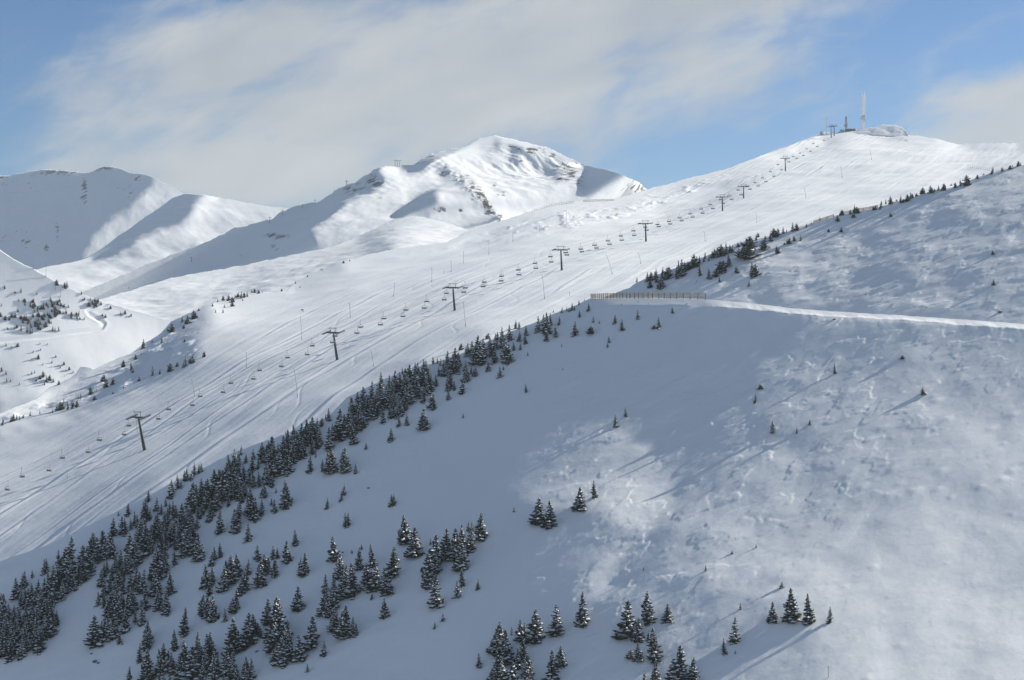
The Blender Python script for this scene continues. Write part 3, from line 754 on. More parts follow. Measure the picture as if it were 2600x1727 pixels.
Z_A = [(170,705,485),(262,580,415),(240,600,440),(340,490,410),(470,445,285),(495,430,280),(10,780,640),(725,400,45),(620,350,185),(700,480,160),(740,560,250),(790,470,300),(875,470,145),(940,430,150),(985,250,0),(1090,270,-20),(1185,260,-10),(1030,330,170),(1110,290,60),(960,400,200),(880,510,300),(830,560,330),(720,660,480),(660,730,520),(620,700,350),(780,620,450),(560,520,350),(600,600,400),
 (515,700,440),(470,640,480),(400,640,500),(335,690,540),(270,760,590),(220,820,620),(310,820,600),(380,800,620),(450,830,600),(520,830,640),(580,760,600),(150,900,780),(95,940,770),(30,900,650),(20,1020,790),(60,1100,880),(130,1080,860),(200,1020,800),(270,1000,780),(340,980,780),(410,980,760),(480,960,740),(550,1000,780),(600,1000,840),(530,1100,860),(470,1140,900),(400,1130,880),(330,1120,900),(260,1160,930),(190,1180,960),(120,1210,980),(50,1200,980),(0,1240,1000),(30,1320,1080),(110,1370,1140),(80,1290,1080),(250,1300,1060),(300,1260,1040),(420,1260,1010),(370,1220,1000),(220,1340,1120),(150,1280,1060),
 (1100,470,310),(1130,420,290),(1070,560,380),(1180,510,350),(1270,360,170),(1230,420,220),(1310,440,260),(1400,340,0),(1440,340,120),(1370,420,200),(1290,520,330),(1250,600,400),(1160,640,470),(1100,680,500),(1040,780,630),(1100,800,640),(1180,760,560),(1300,660,470),(1380,620,430),(1430,600,380),(1500,640,390),(1470,620,420),(1540,820,600),(1650,660,390),(1660,500,180),(1600,480,330),(1500,980,760),(1430,960,820),(1330,1050,800),(1250,960,640),(1200,900,620),(1140,900,680),(1350,880,580),(1400,840,600),(1290,860,640),(1240,800,560),(1150,1150,880),(1210,1110,900),(1100,1130,900),(1010,1190,880),(1060,1150,940),(970,1190,1050),(1260,1180,1060),(1290,1200,1150),
 (1560,1150,940),(1550,1240,1030),(1580,1200,1010),(1475,1365,1170),(1560,1560,1220),(1580,1440,1280),(1530,1500,1300),(1360,1640,1400)]
Z_B = [(56,450,250),(86,400,220),(136,660,420),(96,870,620),(16,820,590),(430,295,20),(300,260,70),(180,350,180),(660,270,115),(605,300,160),(570,360,215),(1055,305,140),(1220,300,155),(1265,290,180),(1240,490,280),(1130,470,250),(1090,580,310),(1075,575,360),(1370,330,105),(1460,140,0),(1550,470,235),(1510,440,280),(790,540,260),(760,440,265),(850,460,235),(820,500,290),(720,460,320),(705,640,390),(955,460,305),(920,640,385),(880,680,480),(525,600,340),(545,680,520),(480,600,430),(580,540,380),(470,880,670),(520,910,690),(590,950,685),(560,900,720),(815,860,625),(715,960,820),(810,1280,910),(790,1140,930),(840,1270,1040),(960,1190,850),(1000,1110,860),(1035,1110,870),(930,1130,950),(1160,960,700),(1265,1140,680),(1290,1050,720),(1230,1250,900),(1180,1250,1030),(1380,1180,930),(1310,1410,1100),(1230,1380,1180),(1380,1350,1080),(1345,1300,1000),(1500,1365,1085),(1485,810,570),(1625,1220,870),(1755,1305,1150),(1585,1480,1390),
 (280,1085,800),(180,1240,1025),(70,1460,1160),(165,1490,1260),(110,1440,1240),(290,1420,1135),(250,1500,1270),(345,1560,1190),(420,1350,1050),(380,1500,1200),(560,1320,1060),(540,1400,1080),(480,1560,1330),(600,1560,1260),(640,1500,1300),(450,1420,1180),(520,1480,1250),(300,1580,1380),(730,1500,1200),(790,1560,1260),(770,1460,1280),(840,1590,1400),(940,1580,1320),(990,1560,1335),(900,1620,1420),(60,1640,1480),(20,1600,1480),(130,1650,1500),(330,1660,1520),(430,1680,1520),(540,1680,1560),(700,1660,1520)]
Z_C = [(420,1080,1030),(520,1075,945),(735,930,810),(700,1050,890),(720,1120,950),(690,1100,920),(750,1110,1000),(820,1020,880),(870,1060,950),(365,1290,1095),(460,1280,1080),(490,1250,1100),(430,1270,1220),(350,1460,1290),(590,1180,1030),(550,1220,1100),(620,1200,1060),(650,1290,1080),(690,1330,1100),(640,1390,1130),(700,1480,1180),(740,1460,1220),(760,1370,1160),(800,1300,1060),(830,1200,1010),(850,1330,1120),(900,1240,1030),(940,1180,980),(920,980,890),(970,890,690),(990,840,720),(1000,1100,920),(960,1050,930),(1030,1090,960),(1080,1150,940),(1070,1250,1050),(1140,1200,1010),(1180,1180,1010),(1200,1240,1040),(1250,1210,1070),(1170,1340,1100),(1210,1330,1150),(1140,1490,1220),(1100,1500,1300),(1180,1420,1200),(1000,1330,1100),(960,1380,1150),(920,1420,1200),(880,1450,1250),(840,1540,1330),(910,1540,1360),(1040,1420,1230),(1060,1360,1180),
 (1045,790,640),(1080,790,700),(1120,710,600),(1140,700,580),(1190,700,600),(1220,650,515),(1270,630,530),(1295,610,515),(1200,1010,720),(1230,960,740),(1170,950,850),(1300,820,670),(1290,930,740),(1340,900,700),(1310,1060,900),(1260,1080,970),(1280,1100,960),(1350,1000,800),(1380,1130,950),(1400,1080,900),(1430,900,570),(1470,880,570),(1400,930,680),(1450,1000,780),(1490,960,800),(1530,900,580),(1560,800,560),(1590,900,700),(1580,970,850),(1640,560,360),(1600,620,410),(1620,760,520),(1660,820,560),(1560,720,480),(1640,900,700),(1650,1250,1000),(1640,1140,1020),(1490,1260,1020)]
Z_D = [(50,640,545),(100,720,620),(20,760,600),(180,680,575),(170,800,640),(230,780,680),(280,700,495),(270,690,520),(370,700,430),(340,720,480),(390,780,520),(430,720,520),(450,840,560),(530,600,365),(500,680,430),(550,720,480),(620,560,310),(600,640,420),(590,720,480),(660,640,380),(690,560,300),(700,660,440),(740,480,255),(800,440,235),(780,520,330),(850,380,250),(830,460,300),(880,520,350),(850,560,400),(800,620,450),(690,680,540),(640,690,560),(560,820,620),(520,840,640),(480,700,500),(340,920,700),(310,880,700),(400,840,640),(380,960,850),(350,950,860),(240,960,800),(180,970,790),(140,940,760),(80,900,720),(30,900,700),(60,1000,840),(20,960,820),(100,1080,940),(40,1120,930),(60,1140,1000),(300,1080,920),(270,1070,960),(420,1030,975),(530,1185,905),(150,1250,980),(190,1320,1080),(270,1270,1100),(30,1280,1110),(20,1380,1180),(0,1440,1300),(370,1160,1085),(400,1240,1100),(780,810,640),(840,660,610),(910,810,680),(940,800,710),(1010,815,570),(980,810,690),(1120,700,570),(1150,810,560),(1130,820,640),(1260,830,730),(910,330,240),(895,340,250),(975,280,150),(945,270,210),(1020,460,300),(980,570,330),(970,560,400),(1370,570,500),(1635,490,355),(1135,1060,945),(1110,1130,1020),(1085,1140,1110),(960,1205,1085),(1640,1180,1050),(1665,1170,1045),(1155,1400,1245),(1180,1390,1250),(125,1560,1370),(620,1600,1430)]
Z_E = [(55,1500,1180),(30,1470,1250),(110,1450,1240),(200,1560,1340),(180,1480,1200),(150,1400,1130),(195,1300,1060),(240,1300,1015),(300,1200,960),(270,1400,1150),(280,1390,1200),(230,1400,1180),(340,1360,1290),(350,1250,1040),(385,1150,905),(420,1290,1040),(390,1300,1080),(440,1240,1000),(490,1000,810),(480,1160,920),(540,1150,920),(570,1040,845),(560,1180,960),(600,1120,900),(640,1020,800),(620,1180,980),(680,1000,820),(715,830,760),(740,840,770),(700,1020,860),(735,1020,850),(790,1000,745),(760,1080,860),(800,1140,920),(850,850,710),(880,840,710),(850,980,800),(870,1080,860),(940,840,675),(965,830,690),(930,960,760),(990,980,780),(1010,1020,830),(970,1060,860),(900,960,800),(940,1130,980),(1020,1200,1020),(1040,1180,1040),(1070,970,840),(1040,720,640),(1085,720,655),(1120,740,660),(1190,780,585),(1150,850,690),(1100,860,760),(1200,860,700),(1265,760,550),(1290,820,620),(1310,740,600),(1335,580,510),(1270,800,660),(1380,800,690),(1210,940,780),(1230,980,830),(1190,1010,880),(1200,1100,1000),(1260,1000,900),(1350,1035,850),(1400,910,760),(1380,900,720),(1440,830,740),(1490,850,750),(1470,850,760),(1410,640,500),(1450,640,480),(1390,630,530),(1500,660,420),(1470,730,520),(1520,720,480),(1480,680,560),(1570,640,450),(1550,680,490),(1620,460,390),(1650,640,460),(1640,560,430),(1690,710,540),(1700,560,400),(1720,470,380),(1770,480,330),(1760,560,400),(1810,700,440),(1800,600,420),(1840,690,520),(1850,470,305),(1830,730,640),(1890,580,490),(1960,575,500),(1910,360,265),(1950,350,275),(1950,480,370),(2020,420,315),(2010,510,400),(1620,800,680),(1600,810,760),(1745,865,745),(1780,790,730),(510,1350,1180),(590,1290,1120),(620,1280,1140),(690,1270,1060),(660,1290,1140),(730,1220,1060),(760,1210,1100),(680,1380,1270),(760,1365,1245),(935,1400,1185,1.25),(595,1525,1395),(1355,1295,1245),(2020,1025,930)]
Z_8 = [(1350,370,265),(1385,330,255),(1410,380,240),(1430,330,245),(1405,430,350),(1465,405,315),(1490,325,265),(1450,245,225),(1508,245,205),(1540,235,205),(1555,240,210),(1575,230,178),(1590,230,200),(1620,195,160),(1655,165,148),(1625,275,225),(1685,235,180),(1595,395,300),(1715,310,265),(1755,320,300),(1700,385,330,1.5),(1860,325,265),(1905,370,295),(2010,300,235),(2150,355,280),(2120,360,335,1.6),(2240,260,215),(1820,450,405),(1810,480,450,1.4),(1505,470,450),(1280,530,505),(1930,935,870),(1862,1000,920)]
Z_F = [(200,720,470),(260,900,640),(240,840,680),(110,1050,860),(90,1290,1000),(140,1310,1020),(190,1230,980),(200,1050,870),(270,1120,880),(310,1000,760),(400,1080,740),(460,820,580),(490,600,540),(390,640,600,1.5),(605,780,540),(550,1000,740),(640,1030,740),(820,880,560),(770,1060,780),(600,1125,1050),(740,1310,1100),(200,1450,1200),(300,1500,1180),(180,1400,1260),(395,1515,1310),(955,530,225),(1050,640,345,1.15),(1245,830,430,.8),(1220,540,470),(1210,1000,650,.8),(1270,850,600),(1190,990,760),(1370,690,375),(1480,680,370),(1545,560,330),(1540,800,480,1.2),(1500,700,440),(1620,400,300),(1640,620,350),(1655,400,290),(1745,490,210),(1280,1210,880,1.1),(1550,990,790),(1505,1110,930),(1720,1025,915),(1350,1360,1270),(1265,1440,1360),(0,1530,1380)]
Z_G = [(75,1385,1210),(340,1250,840),(290,1200,860),(400,1320,930),(470,1000,900),(570,1060,815),(740,1070,690),(620,1020,850),(600,1300,1010),(560,1400,1150),(660,1480,1180),(320,1480,1180),(260,1540,1300),(380,1560,1250),(480,1600,1300),(650,1640,1320),(720,1600,1450),(1010,1000,640),(1310,880,495),(950,1560,1180,1.15),(1060,1370,1105),(1850,1010,570),(1970,1050,780),(2100,830,470),(2340,830,620,1.3),(2180,1270,890),(2110,1060,930),(1980,1290,1080,1.3),(1900,1270,1160,1.6),(2190,1560,1280),(2060,1540,1400),(2050,235,195)]
Z_R1 = [(240,850,810),(745,945,905,1.6),(470,1090,1045),(430,1305,1135),(360,1385,1280),(435,1385,1360),(685,1175,1045),(805,1170,960),(920,1190,1000),(1065,1195,1085),(60,1580,1330),(150,1580,1410),(415,720,700,2.0),(575,680,655)]
Z_R2 = [(1095,665,592,.75),(1680,800,755,2.4),(1545,580,555,2.2),(600,775,740,1.6),(570,860,795),(685,1055,970),(845,1060,1020),(930,1005,965)]
Z_H = [(280,1320,1265),(390,1310,1210),(420,1380,1290),(430,1300,1205),(485,1320,1170),(470,1290,1200),(550,1260,1155),(600,1290,1160),(620,1250,1150),(535,1400,1270),(550,1370,1280),(580,1300,1220),(725,1260,1090),(755,1250,1075),(700,1285,1150),(780,1210,1100),(820,1190,1100),(880,1160,1015),(860,1150,1070),(910,1120,1040),(940,1120,1040),(945,1245,1120),(985,1100,1060),(1000,1070,995),(1040,1090,1045),(1100,1060,980),(1130,1060,970),(1165,1050,940),(1190,1030,960),(1225,1030,925),(1262,1010,940),(1290,955,925),(1345,945,905),(1380,920,890),(1430,970,870),(1440,1080,880),(1410,1060,960),(1460,1050,960),(1355,1010,965),(1480,890,865),(1515,940,885),(1540,870,820),(1557,850,800),(1630,980,870),(1635,860,830),(1690,880,800),(1725,840,760),(1770,830,760),(1825,800,740),(1860,790,760),(1925,775,700),(1965,770,705),(1890,910,850),(1940,880,835),(1840,920,895),(1870,915,895),(2010,870,820),(2070,730,710),(1755,1010,935),(1775,1005,950),(1040,1280,1185),(1115,1260,1180),(1160,1220,1110),(1190,1180,1100),(1250,1160,1035),(1150,1310,1260),(1330,1230,1170),(1500,1275,1130),(1530,1260,1150),(1465,1355,1295),(910,1310,1290)]
Z_3 = [(1115,945,910),(1055,1010,990),(1140,1015,985),(1225,920,890),(1465,920,895),(1350,870,850),(1405,840,810),(1435,835,800),(1465,830,785),(1505,815,795),(1535,810,780),(1610,790,765),(1640,780,760),(1680,765,725),(1690,760,735),(1735,750,720),(1785,740,710),(1820,730,700),(1870,710,695),(1930,710,675),(1970,710,650),(1985,710,670),(2085,640,620),(2145,625,590),(2275,585,572),(2315,580,550),(2330,575,555),(995,940,915),(940,965,950),(910,985,965),(2150,1370,1340,1.8),(2145,1170,1145,2.0)]
Z_L6a = [(950,1320,1255),(1010,1280,1255),(1075,1290,1245),(1140,1215,1155),(1110,1200,1175),(1210,1150,1105),(1245,1160,1100),(1220,1190,1160),(1285,1130,1068),(1320,1070,1050),(1410,1040,1018),(1445,1010,985),(1480,1000,965),(1515,1000,960),(1540,1010,970),(1560,985,955),(1580,980,945),(1600,985,940),(1620,980,945),(1640,975,940),(1670,950,930),(1690,950,920),(1715,955,930),(1740,950,935),(1490,1050,1025),(1540,1040,1000),(1610,1000,980),(1430,1090,1065),(1480,1090,1060),(820,1445,1395),(870,1465,1405),(880,1480,1430),(900,1395,1360),(1015,1500,1435),(1060,1490,1450),(925,1535,1500),(1130,1475,1415),(1175,1440,1405),(1230,1440,1370),(1280,1420,1355),(1270,1420,1375),(1355,1375,1335),(1220,1450,1400),(1225,1280,1255),(1960,890,870),(1990,915,905),(2040,845,830),(2130,800,790),(2140,800,788),(2280,755,735),(2320,740,730),(1870,940,920),(1895,935,915),(2010,1070,1050)]
Z_L6b = [(690,180,130),(705,220,165),(750,200,150),(600,265,210),(640,240,225),(630,300,265),(750,260,240),(820,225,205),(520,300,265),(535,300,258),(400,370,310),(420,360,295),(450,365,310),(480,360,300),(510,350,300),(375,375,340),(350,390,360),(490,345,305),(20,475,420),(90,450,400),(110,440,405),(155,430,405),(200,415,380),(265,400,375),(130,440,415),(75,455,420)]
Z_6 = [(1350,520,355),(1430,545,370,1.15),(1625,440,290),(1720,360,245),(1190,450,410)]
TREES = (zoomed(850, 1127, 2.613, Z_6) + zoomed(0, 1350, 4.16, Z_A) + zoomed(400, 1350, 4.16, Z_B) + zoomed(200, 1050, 4.16, Z_C) + zoomed(600, 1000, 4.16, Z_D) + zoomed(850, 750, 4.16, Z_E) + zoomed(850, 700, 2.613, Z_8)
         + zoomed(800, 1250, 4.16, Z_F) + zoomed(1200, 1400, 4.722, Z_G) + zoomed(1700, 1127, 2.613, Z_R1) + zoomed(1700, 700, 2.613, Z_R2) + zoomed(1550, 400, 4.16, Z_H) + zoomed(1700, 200, 2.613, Z_3)
         + zoomed(0, 380, 2.613, Z_L6a) + zoomed(0, 900, 2.613, Z_L6b))
_q = random.Random(8)
for _i in range(26):
    _x = _q.uniform(2130, 2590); TREES.append((_x, float(_s7(_x)) + _q.uniform(0.5, 7), _q.uniform(7, 17), _q.uniform(.9, 1.3)))
# left hill: clumps of small snowy pines
_r = random.Random(4)
Z_5 = [(30,920,25),(140,940,28),(245,955,20),(100,950,18),(375,900,40),(430,920,45),(445,910,40),(540,960,22),(560,1000,18),(600,1000,20),(630,1010,28),(650,1020,28),(670,1030,22),(735,1060,25),(800,1100,25),(830,1095,28),(680,1110,18),(700,1120,22),(870,1110,20),(530,1130,20),(560,1130,20),(40,1300,24),(75,1310,12),(120,1305,30),(265,1290,12),(315,1295,14),(220,1345,16),(268,1330,14),(255,1385,34),(370,1375,14),(345,1410,24),(285,1425,16),(425,1425,26),(400,1445,14),(460,1460,24),(485,1480,20),(340,1440,14),(10,1470,30),(40,1490,30),(210,1490,24),(230,1480,22),(240,1535,16),(285,1505,40),(310,1540,46),(330,1530,40),(355,1540,30),(265,1520,26),(295,1560,28),(390,1560,30),(45,1540,28),(130,1560,18),(70,1540,14),(430,1500,10),(10,1035,20),(5,1110,35),(35,1130,34),(50,1190,16),(95,1190,22),(140,1200,42),(110,1180,24),(180,1210,40),(200,1215,34),(215,1215,28),(255,1190,36),(305,1175,44),(270,1195,22),(350,1200,34),(365,1205,24),(390,1205,32),(340,1150,20),(125,1000,20),(550,1005,14)]
for cx_, cy_, rx_, ry_, n_ in ((190, 1000, 45, 22, 9), (340, 1000, 55, 25, 11), (410, 1035, 70, 32, 11), (290, 1050, 80, 40, 17), (120, 1075, 60, 35, 12), (210, 1100, 60, 30, 10), (330, 1095, 60, 30, 9), (490, 1075, 40, 25, 8), (220, 1150, 50, 25, 8), (620, 1005, 35, 18, 8)):
    for k_ in range(n_):
        Z_5.append((cx_ + _r.uniform(-rx_, rx_), cy_ + _r.uniform(-ry_, ry_) + 25, _r.uniform(20, 36)))
TREES5 = [(p[0] / 2.613, 380 + p[1] / 2.613, p[2] / 2.613) for p in Z_5]


def sheet_at(px, py):
    if py >= _s8(px) - 1.5 and py >= _s8(px): return S8
    if px > 1450 and py >= _s7(px): return S7
    if py >= _s6(px): return S6
    return S8 if px < 1450 else S7


PROTO = []
SPEC = [(.23, 15, 8, .80, 1), (.25, 15, 8, .90, 1), (.27, 14, 8, .70, 2), (.24, 16, 8, .95, 1), (.28, 13, 8, .85, 1), (.22, 15, 7, .75, 2), (.20, 17, 7, .85, 1), (.30, 12, 8, .95, 1), (.25, 10, 6, .80, 1), (.26, 14, 8, .9, 3), (.23, 12, 6, .6, 1),
        (.34, 11, 8, .8, 3), (.38, 11, 8, .9, 2), (.36, 11, 8, .8, 4)]
for k, (R_k, wh_k, per_k, sn_k, tp_k) in enumerate(SPEC):
    bushy = k >= 11
    nd, sn, tr = grow(40 + k, wh_k, R=R_k, per=per_k, snow=sn_k, bushy=bushy, tops=tp_k, thin=1.0)
    n0 = len(nd[0])
    cm = mesh_of('crown', nd[0] + sn[0], nd[1] + [tuple(i + n0 for i in f) for f in sn[1]], M_NEEDLE)
    cm.materials.append(M_TSNOW)
    cm.polygons.foreach_set('material_index', [0] * len(nd[1]) + [1] * len(sn[1]))
    PROTO.append((cm, mesh_of('trunk', *tr, M_BARK)))

NEAR_ZONES = [(45, 1640, 'the dark stand at the lower left edge'), (150, 1590, 'the dark stand beside the lower left edge'), (130, 1500, 'the stand just above the lower left corner'), (40, 1560, 'the outermost trees at the left edge'), (210, 1440, 'the narrow row under the shaded piste edge'),
    (290, 1360, 'the trees below the lowest lift pylon'), (320, 1530, 'the second strip right of the left stand'), (310, 1620, 'the foot of the second strip'), (370, 1450, 'the upper half of the second strip'), (420, 1550, 'the lower right side of the second strip'), (440, 1660, 'the left part of the bottom thicket'), (530, 1690, 'the middle of the bottom thicket'),
    (600, 1620, 'the clump right of the bottom thicket'), (540, 1470, 'the loose group above the bottom thicket'), (640, 1440, 'the loose row on the open shaded slope'), (700, 1600, 'the pointed clump left of bottom centre'), (840, 1570, 'the pale clump left of centre'), (900, 1460, 'the snowy row left of centre'), (1040, 1330, 'the pair high on the open slope'), (1170, 1370, 'the cluster in the middle of the slope'), (1110, 1480, 'the stragglers under the middle cluster'),
    (1280, 1640, 'the big clump at the bottom centre'), (1440, 1560, 'the spaced row beside the bottom clump'), (1620, 1580, 'the group right of bottom centre'), (1640, 1700, 'the trees the bottom edge cuts'), (2010, 1560, 'the sunlit group of four on the right slope'), (1870, 1640, 'the pair below the sunlit group of four'), (1380, 1290, 'the four trees on the edge of the sunlight'), (1980, 1050, 'the few trees on the sunlit right slope'),
    (1550, 1060, 'the two lone trees in the shaded middle'), (430, 1280, 'the thick belt left of the clearing'), (480, 1350, 'the lower side of the thick belt'), (540, 1270, 'the belt under the bare piste corner'), (560, 1190, 'the crest of the belt by the bare corner'), (620, 1210, 'the belt between the two lowest pylons'), (640, 1290, 'the belt edge facing the open slope'), (720, 1130, 'the belt below the second pylon'), (760, 1180, 'the belt edge below the second pylon'),
    (860, 1080, 'the gap row beside the belt'), (930, 1030, 'the middle of the long belt'), (1010, 990, 'the crowded belt below the third pylon'), (1090, 970, 'the belt right under the third pylon'), (1150, 930, 'the upper belt with snow gaps'), (1210, 890, 'the upper belt near its thinning end'), (1290, 850, 'the last dense clump of the belt'), (1400, 830, 'the scattered trees left of the wooden fence'), (1560, 810, 'the scattered trees below the wooden fence'), (870, 1190, 'the small trees on the open shaded slope'), (900, 1280, 'the small pairs on the open shaded slope'),
    (1680, 700, 'the clump behind the wooden fence'), (1760, 660, 'the ridge trees above the wooden fence'), (1850, 640, 'the ridge trees right of the fence end'), (1920, 670, 'the single pines below the ridge'), (2000, 590, 'the small trees along the upper ridge')]


def ordinal(n):
    words = ('first', 'second', 'third', 'fourth', 'fifth', 'sixth', 'seventh', 'eighth', 'ninth', 'tenth', 'eleventh', 'twelfth', 'thirteenth', 'fourteenth', 'fifteenth', 'sixteenth', 'seventeenth', 'eighteenth', 'nineteenth', 'twentieth')
    return words[n] if n < 20 else '%dth' % (n + 1)


specs = []
for t in TREES:
    px, py, h = t[:3]; w_ = t[3] if len(t) > 3 else 1.0
    if h < 2: continue
    S = sheet_at(px, py)
    P = S.at(px, max(py, (_s8 if S is S8 else _s7 if S is S7 else _s6)(px)))
    if S is S7: h *= 1.0 if px < 1800 else 1.2
    H = h * P.y / FOC
    specs.append([px, py, h, w_, P, H, S])
inframe = [s for s in specs if -10 < s[0] < 2610 and s[1] - s[2] < 1722]
inframe.sort(key=lambda s: -s[2] * (0.7 + 0.3 * s[3]))
keep = inframe[:292]
rest = inframe[292:]
zones = {}
for s in keep:
    z = min(range(len(NEAR_ZONES)), key=lambda k: (NEAR_ZONES[k][0] - s[0]) ** 2 + 1.6 * (NEAR_ZONES[k][1] - s[1] + 0.5 * s[2]) ** 2)
    zones.setdefault(z, []).append(s)
rt = random.Random(21)
for z, items in zones.items():
    items.sort(key=lambda s: s[0])
    hs = sorted(i[2] for i in items)
    for n, s in enumerate(items):
        px, py, h, w_, P, H, S = s
        k = rt.randrange(11) if w_ < 1.35 and S is S8 else rt.choice((11, 12, 13)) if w_ > 1.35 or S is S7 and rt.random() < .5 else rt.randrange(11)
        e = empty('conifer_tree', P - Vector((0, 0, 0.04 * H)), rt.uniform(0, 6.28))
        wd = w_ * rt.uniform(1.2, 1.65)
        e.rotation_euler.x = rt.gauss(0, .045); e.rotation_euler.y = rt.gauss(0, .045)
        e.scale = (H * wd, H * wd * rt.uniform(.85, 1.1), H * 1.04)
        size = 'tall' if h > 66 else 'middling' if h > 42 else 'small'
        where = ordinal(n) + ' from left in ' if len(items) > 1 else 'alone beside '
        shape = 'bushy' if k >= 11 else 'slender' if wd < 1.32 else 'broad' if wd > 1.5 else 'pointed'
        tag(e, '%s %s conifer, %s%s' % (size, shape, where, NEAR_ZONES[z][2]), 'conifer', 'conifers on the slope')
        for nm, me in zip(('crown', 'trunk'), PROTO[k]):
            link(bpy.data.objects.new(nm, me), e)

# the smaller, farther ones: one mass
LOW = []
for k in range(6):
    nd, sn, tr = grow(90 + k, 10 if k < 3 else 9, R=(.25, .28, .26, .36, .40, .34)[k], per=6, snow=(.66, .6, .7, .7, .72, .66)[k], bushy=k >= 3, tops=1 if k < 3 else 2)
    LOW.append((nd, sn))
MV = [[], []]; MF = [[], []]; off = [0, 0]


def stand_tree(P, H, w_, k):
    a = rt.uniform(0, 6.28); c, s = math.cos(a), math.sin(a)
    for j in range(2):
        V = np.array(LOW[k][j][0]); F = LOW[k][j][1]
        X = (V[:, 0] * c - V[:, 1] * s) * H * w_ + P.x; Y = (V[:, 0] * s + V[:, 1] * c) * H * w_ + P.y; Z = V[:, 2] * H * 1.04 + P.z - 0.05 * H
        MV[j].append(np.stack([X, Y, Z], -1))
        o = off[j]
        MF[j] += [tuple(i + o for i in f) for f in F]
        off[j] += len(V)


for px, py, h, w_, P, H, S in rest:
    stand_tree(P, H, w_ * rt.uniform(1.15, 1.5), rt.randrange(3) if (S is S8 and w_ < 1.3) else rt.randrange(6))
for px, py, h in TREES5:
    S = S5 if py < _s6(px) else S6
    P = S.at(px, py)
    stand_tree(P, h * P.y / FOC, rt.uniform(1.0, 1.35), rt.randrange(6))
me = bpy.data.meshes.new('distant_conifers')
V = np.concatenate(MV[0] + MV[1]); n0 = off[0]
me.from_pydata(V.tolist(), [], MF[0] + [tuple(i + n0 for i in f) for f in MF[1]])
me.materials.append(M_NEEDLE); me.materials.append(M_TSNOW)
me.polygons.foreach_set('material_index', [0] * len(MF[0]) + [1] * len(MF[1])); me.update()
tag(link(bpy.data.objects.new('distant_conifers', me)), kind='stuff')
print('conifers', len(keep), 'rest', len(rest), 'left hill', len(TREES5), 'stand faces', len(MF[0]) + len(MF[1]))
# ---------------------------------------------------------------- mesh helpers for built things
class MB:
    def __init__(s): s.V, s.F = [], []
    def tube(s, p0, p1, r0, r1=None, n=8, caps=True):
        p0, p1 = Vector(p0), Vector(p1); r1 = r0 if r1 is None else r1
        d = (p1 - p0).normalized(); a = d.orthogonal().normalized(); b = d.cross(a); o = len(s.V)
        for p, r in ((p0, r0), (p1, r1)):
            for i in range(n):
                t = 6.28318 * i / n; s.V.append(p + (a * math.cos(t) + b * math.sin(t)) * r)
        for i in range(n):
            j = (i + 1) % n; s.F.append((o + i, o + j, o + n + j, o + n + i))
        if caps: s.F.append(tuple(o + i for i in range(n))[::-1]); s.F.append(tuple(o + n + i for i in range(n)))
        return s
    def bar(s, p0, p1, w, h, up=(0, 0, 1)):
        p0, p1 = Vector(p0), Vector(p1); d = (p1 - p0).normalized(); u = Vector(up)
        if abs(d.dot(u)) > .98: u = Vector((1, 0, 0))
        x = d.cross(u).normalized() * w / 2; y = x.cross(d).normalized() * h / 2; o = len(s.V)
        for p in (p0, p1):
            for q in (-x - y, x - y, x + y, -x + y): s.V.append(p + q)
        for f in ((3, 2, 1, 0), (4, 5, 6, 7), (0, 1, 5, 4), (1, 2, 6, 5), (2, 3, 7, 6), (3, 0, 4, 7)): s.F.append(tuple(o + i for i in f))
        return s
    def path(s, pts, r, n=6):
        for a, b in zip(pts[:-1], pts[1:]): s.tube(a, b, r, r, n)
        return s
    def box(s, c, sz):
        c = Vector(c); return s.bar(c - Vector((0, sz[1] / 2, 0)), c + Vector((0, sz[1] / 2, 0)), sz[0], sz[2])
    def build(s, name, mat, parent=None, loc=None):
        me = mesh_of(name, s.V, s.F, mat)
        bm = bmesh.new(); bm.from_mesh(me); bmesh.ops.recalc_face_normals(bm, faces=bm.faces); bm.to_mesh(me); bm.free()
        o = bpy.data.objects.new(name, me)
        if loc is not None: o.location = loc
        return link(o, parent)


M_STEEL = mat_plain('painted_steel', (0.030, 0.040, 0.042), 0.5, 0.3, 0.25, 1.5)
M_GALV = mat_plain('galvanised_steel', (0.09, 0.10, 0.105), 0.5, 0.5, 0.25, 2.0)
M_CHAIR = mat_plain('chair_metal', (0.19, 0.195, 0.20), 0.5, 0.4)
M_SEAT = mat_plain('chair_seat', (0.15, 0.15, 0.155), 0.6)
M_ROPE = mat_plain('steel_rope', (0.06, 0.06, 0.065), 0.5, 0.5)
M_WOOD = mat_plain('weathered_wood', (0.46, 0.34, 0.20), 0.85, 0.0, 0.35, 2.5)
M_WOODD = mat_plain('dark_wood_post', (0.15, 0.11, 0.07), 0.9, 0.0, 0.3, 2.5)
M_RIME = mat_plain('rime_covered_steel', (0.82, 0.83, 0.85), 0.8, 0.0, 0.25, 1.2)
M_RIMED = mat_plain('half_rimed_steel', (0.45, 0.47, 0.49), 0.7, 0.1, 0.5, 0.9)
M_POLE = mat_plain('lance_pole', (0.24, 0.25, 0.26), 0.6, 0.2)
M_STONE = mat_plain('dark_stone', (0.075, 0.072, 0.068), 0.95, 0.0, 0.5, 1.5)
M_CONC = mat_plain('concrete_wall', (0.13, 0.13, 0.13), 0.9, 0.0, 0.3, 0.6)


def copy_tree(o, parent=None):
    c = o.copy(); COL.objects.link(c); c.parent = parent
    for ch in list(o.children): copy_tree(ch, c)
    return c


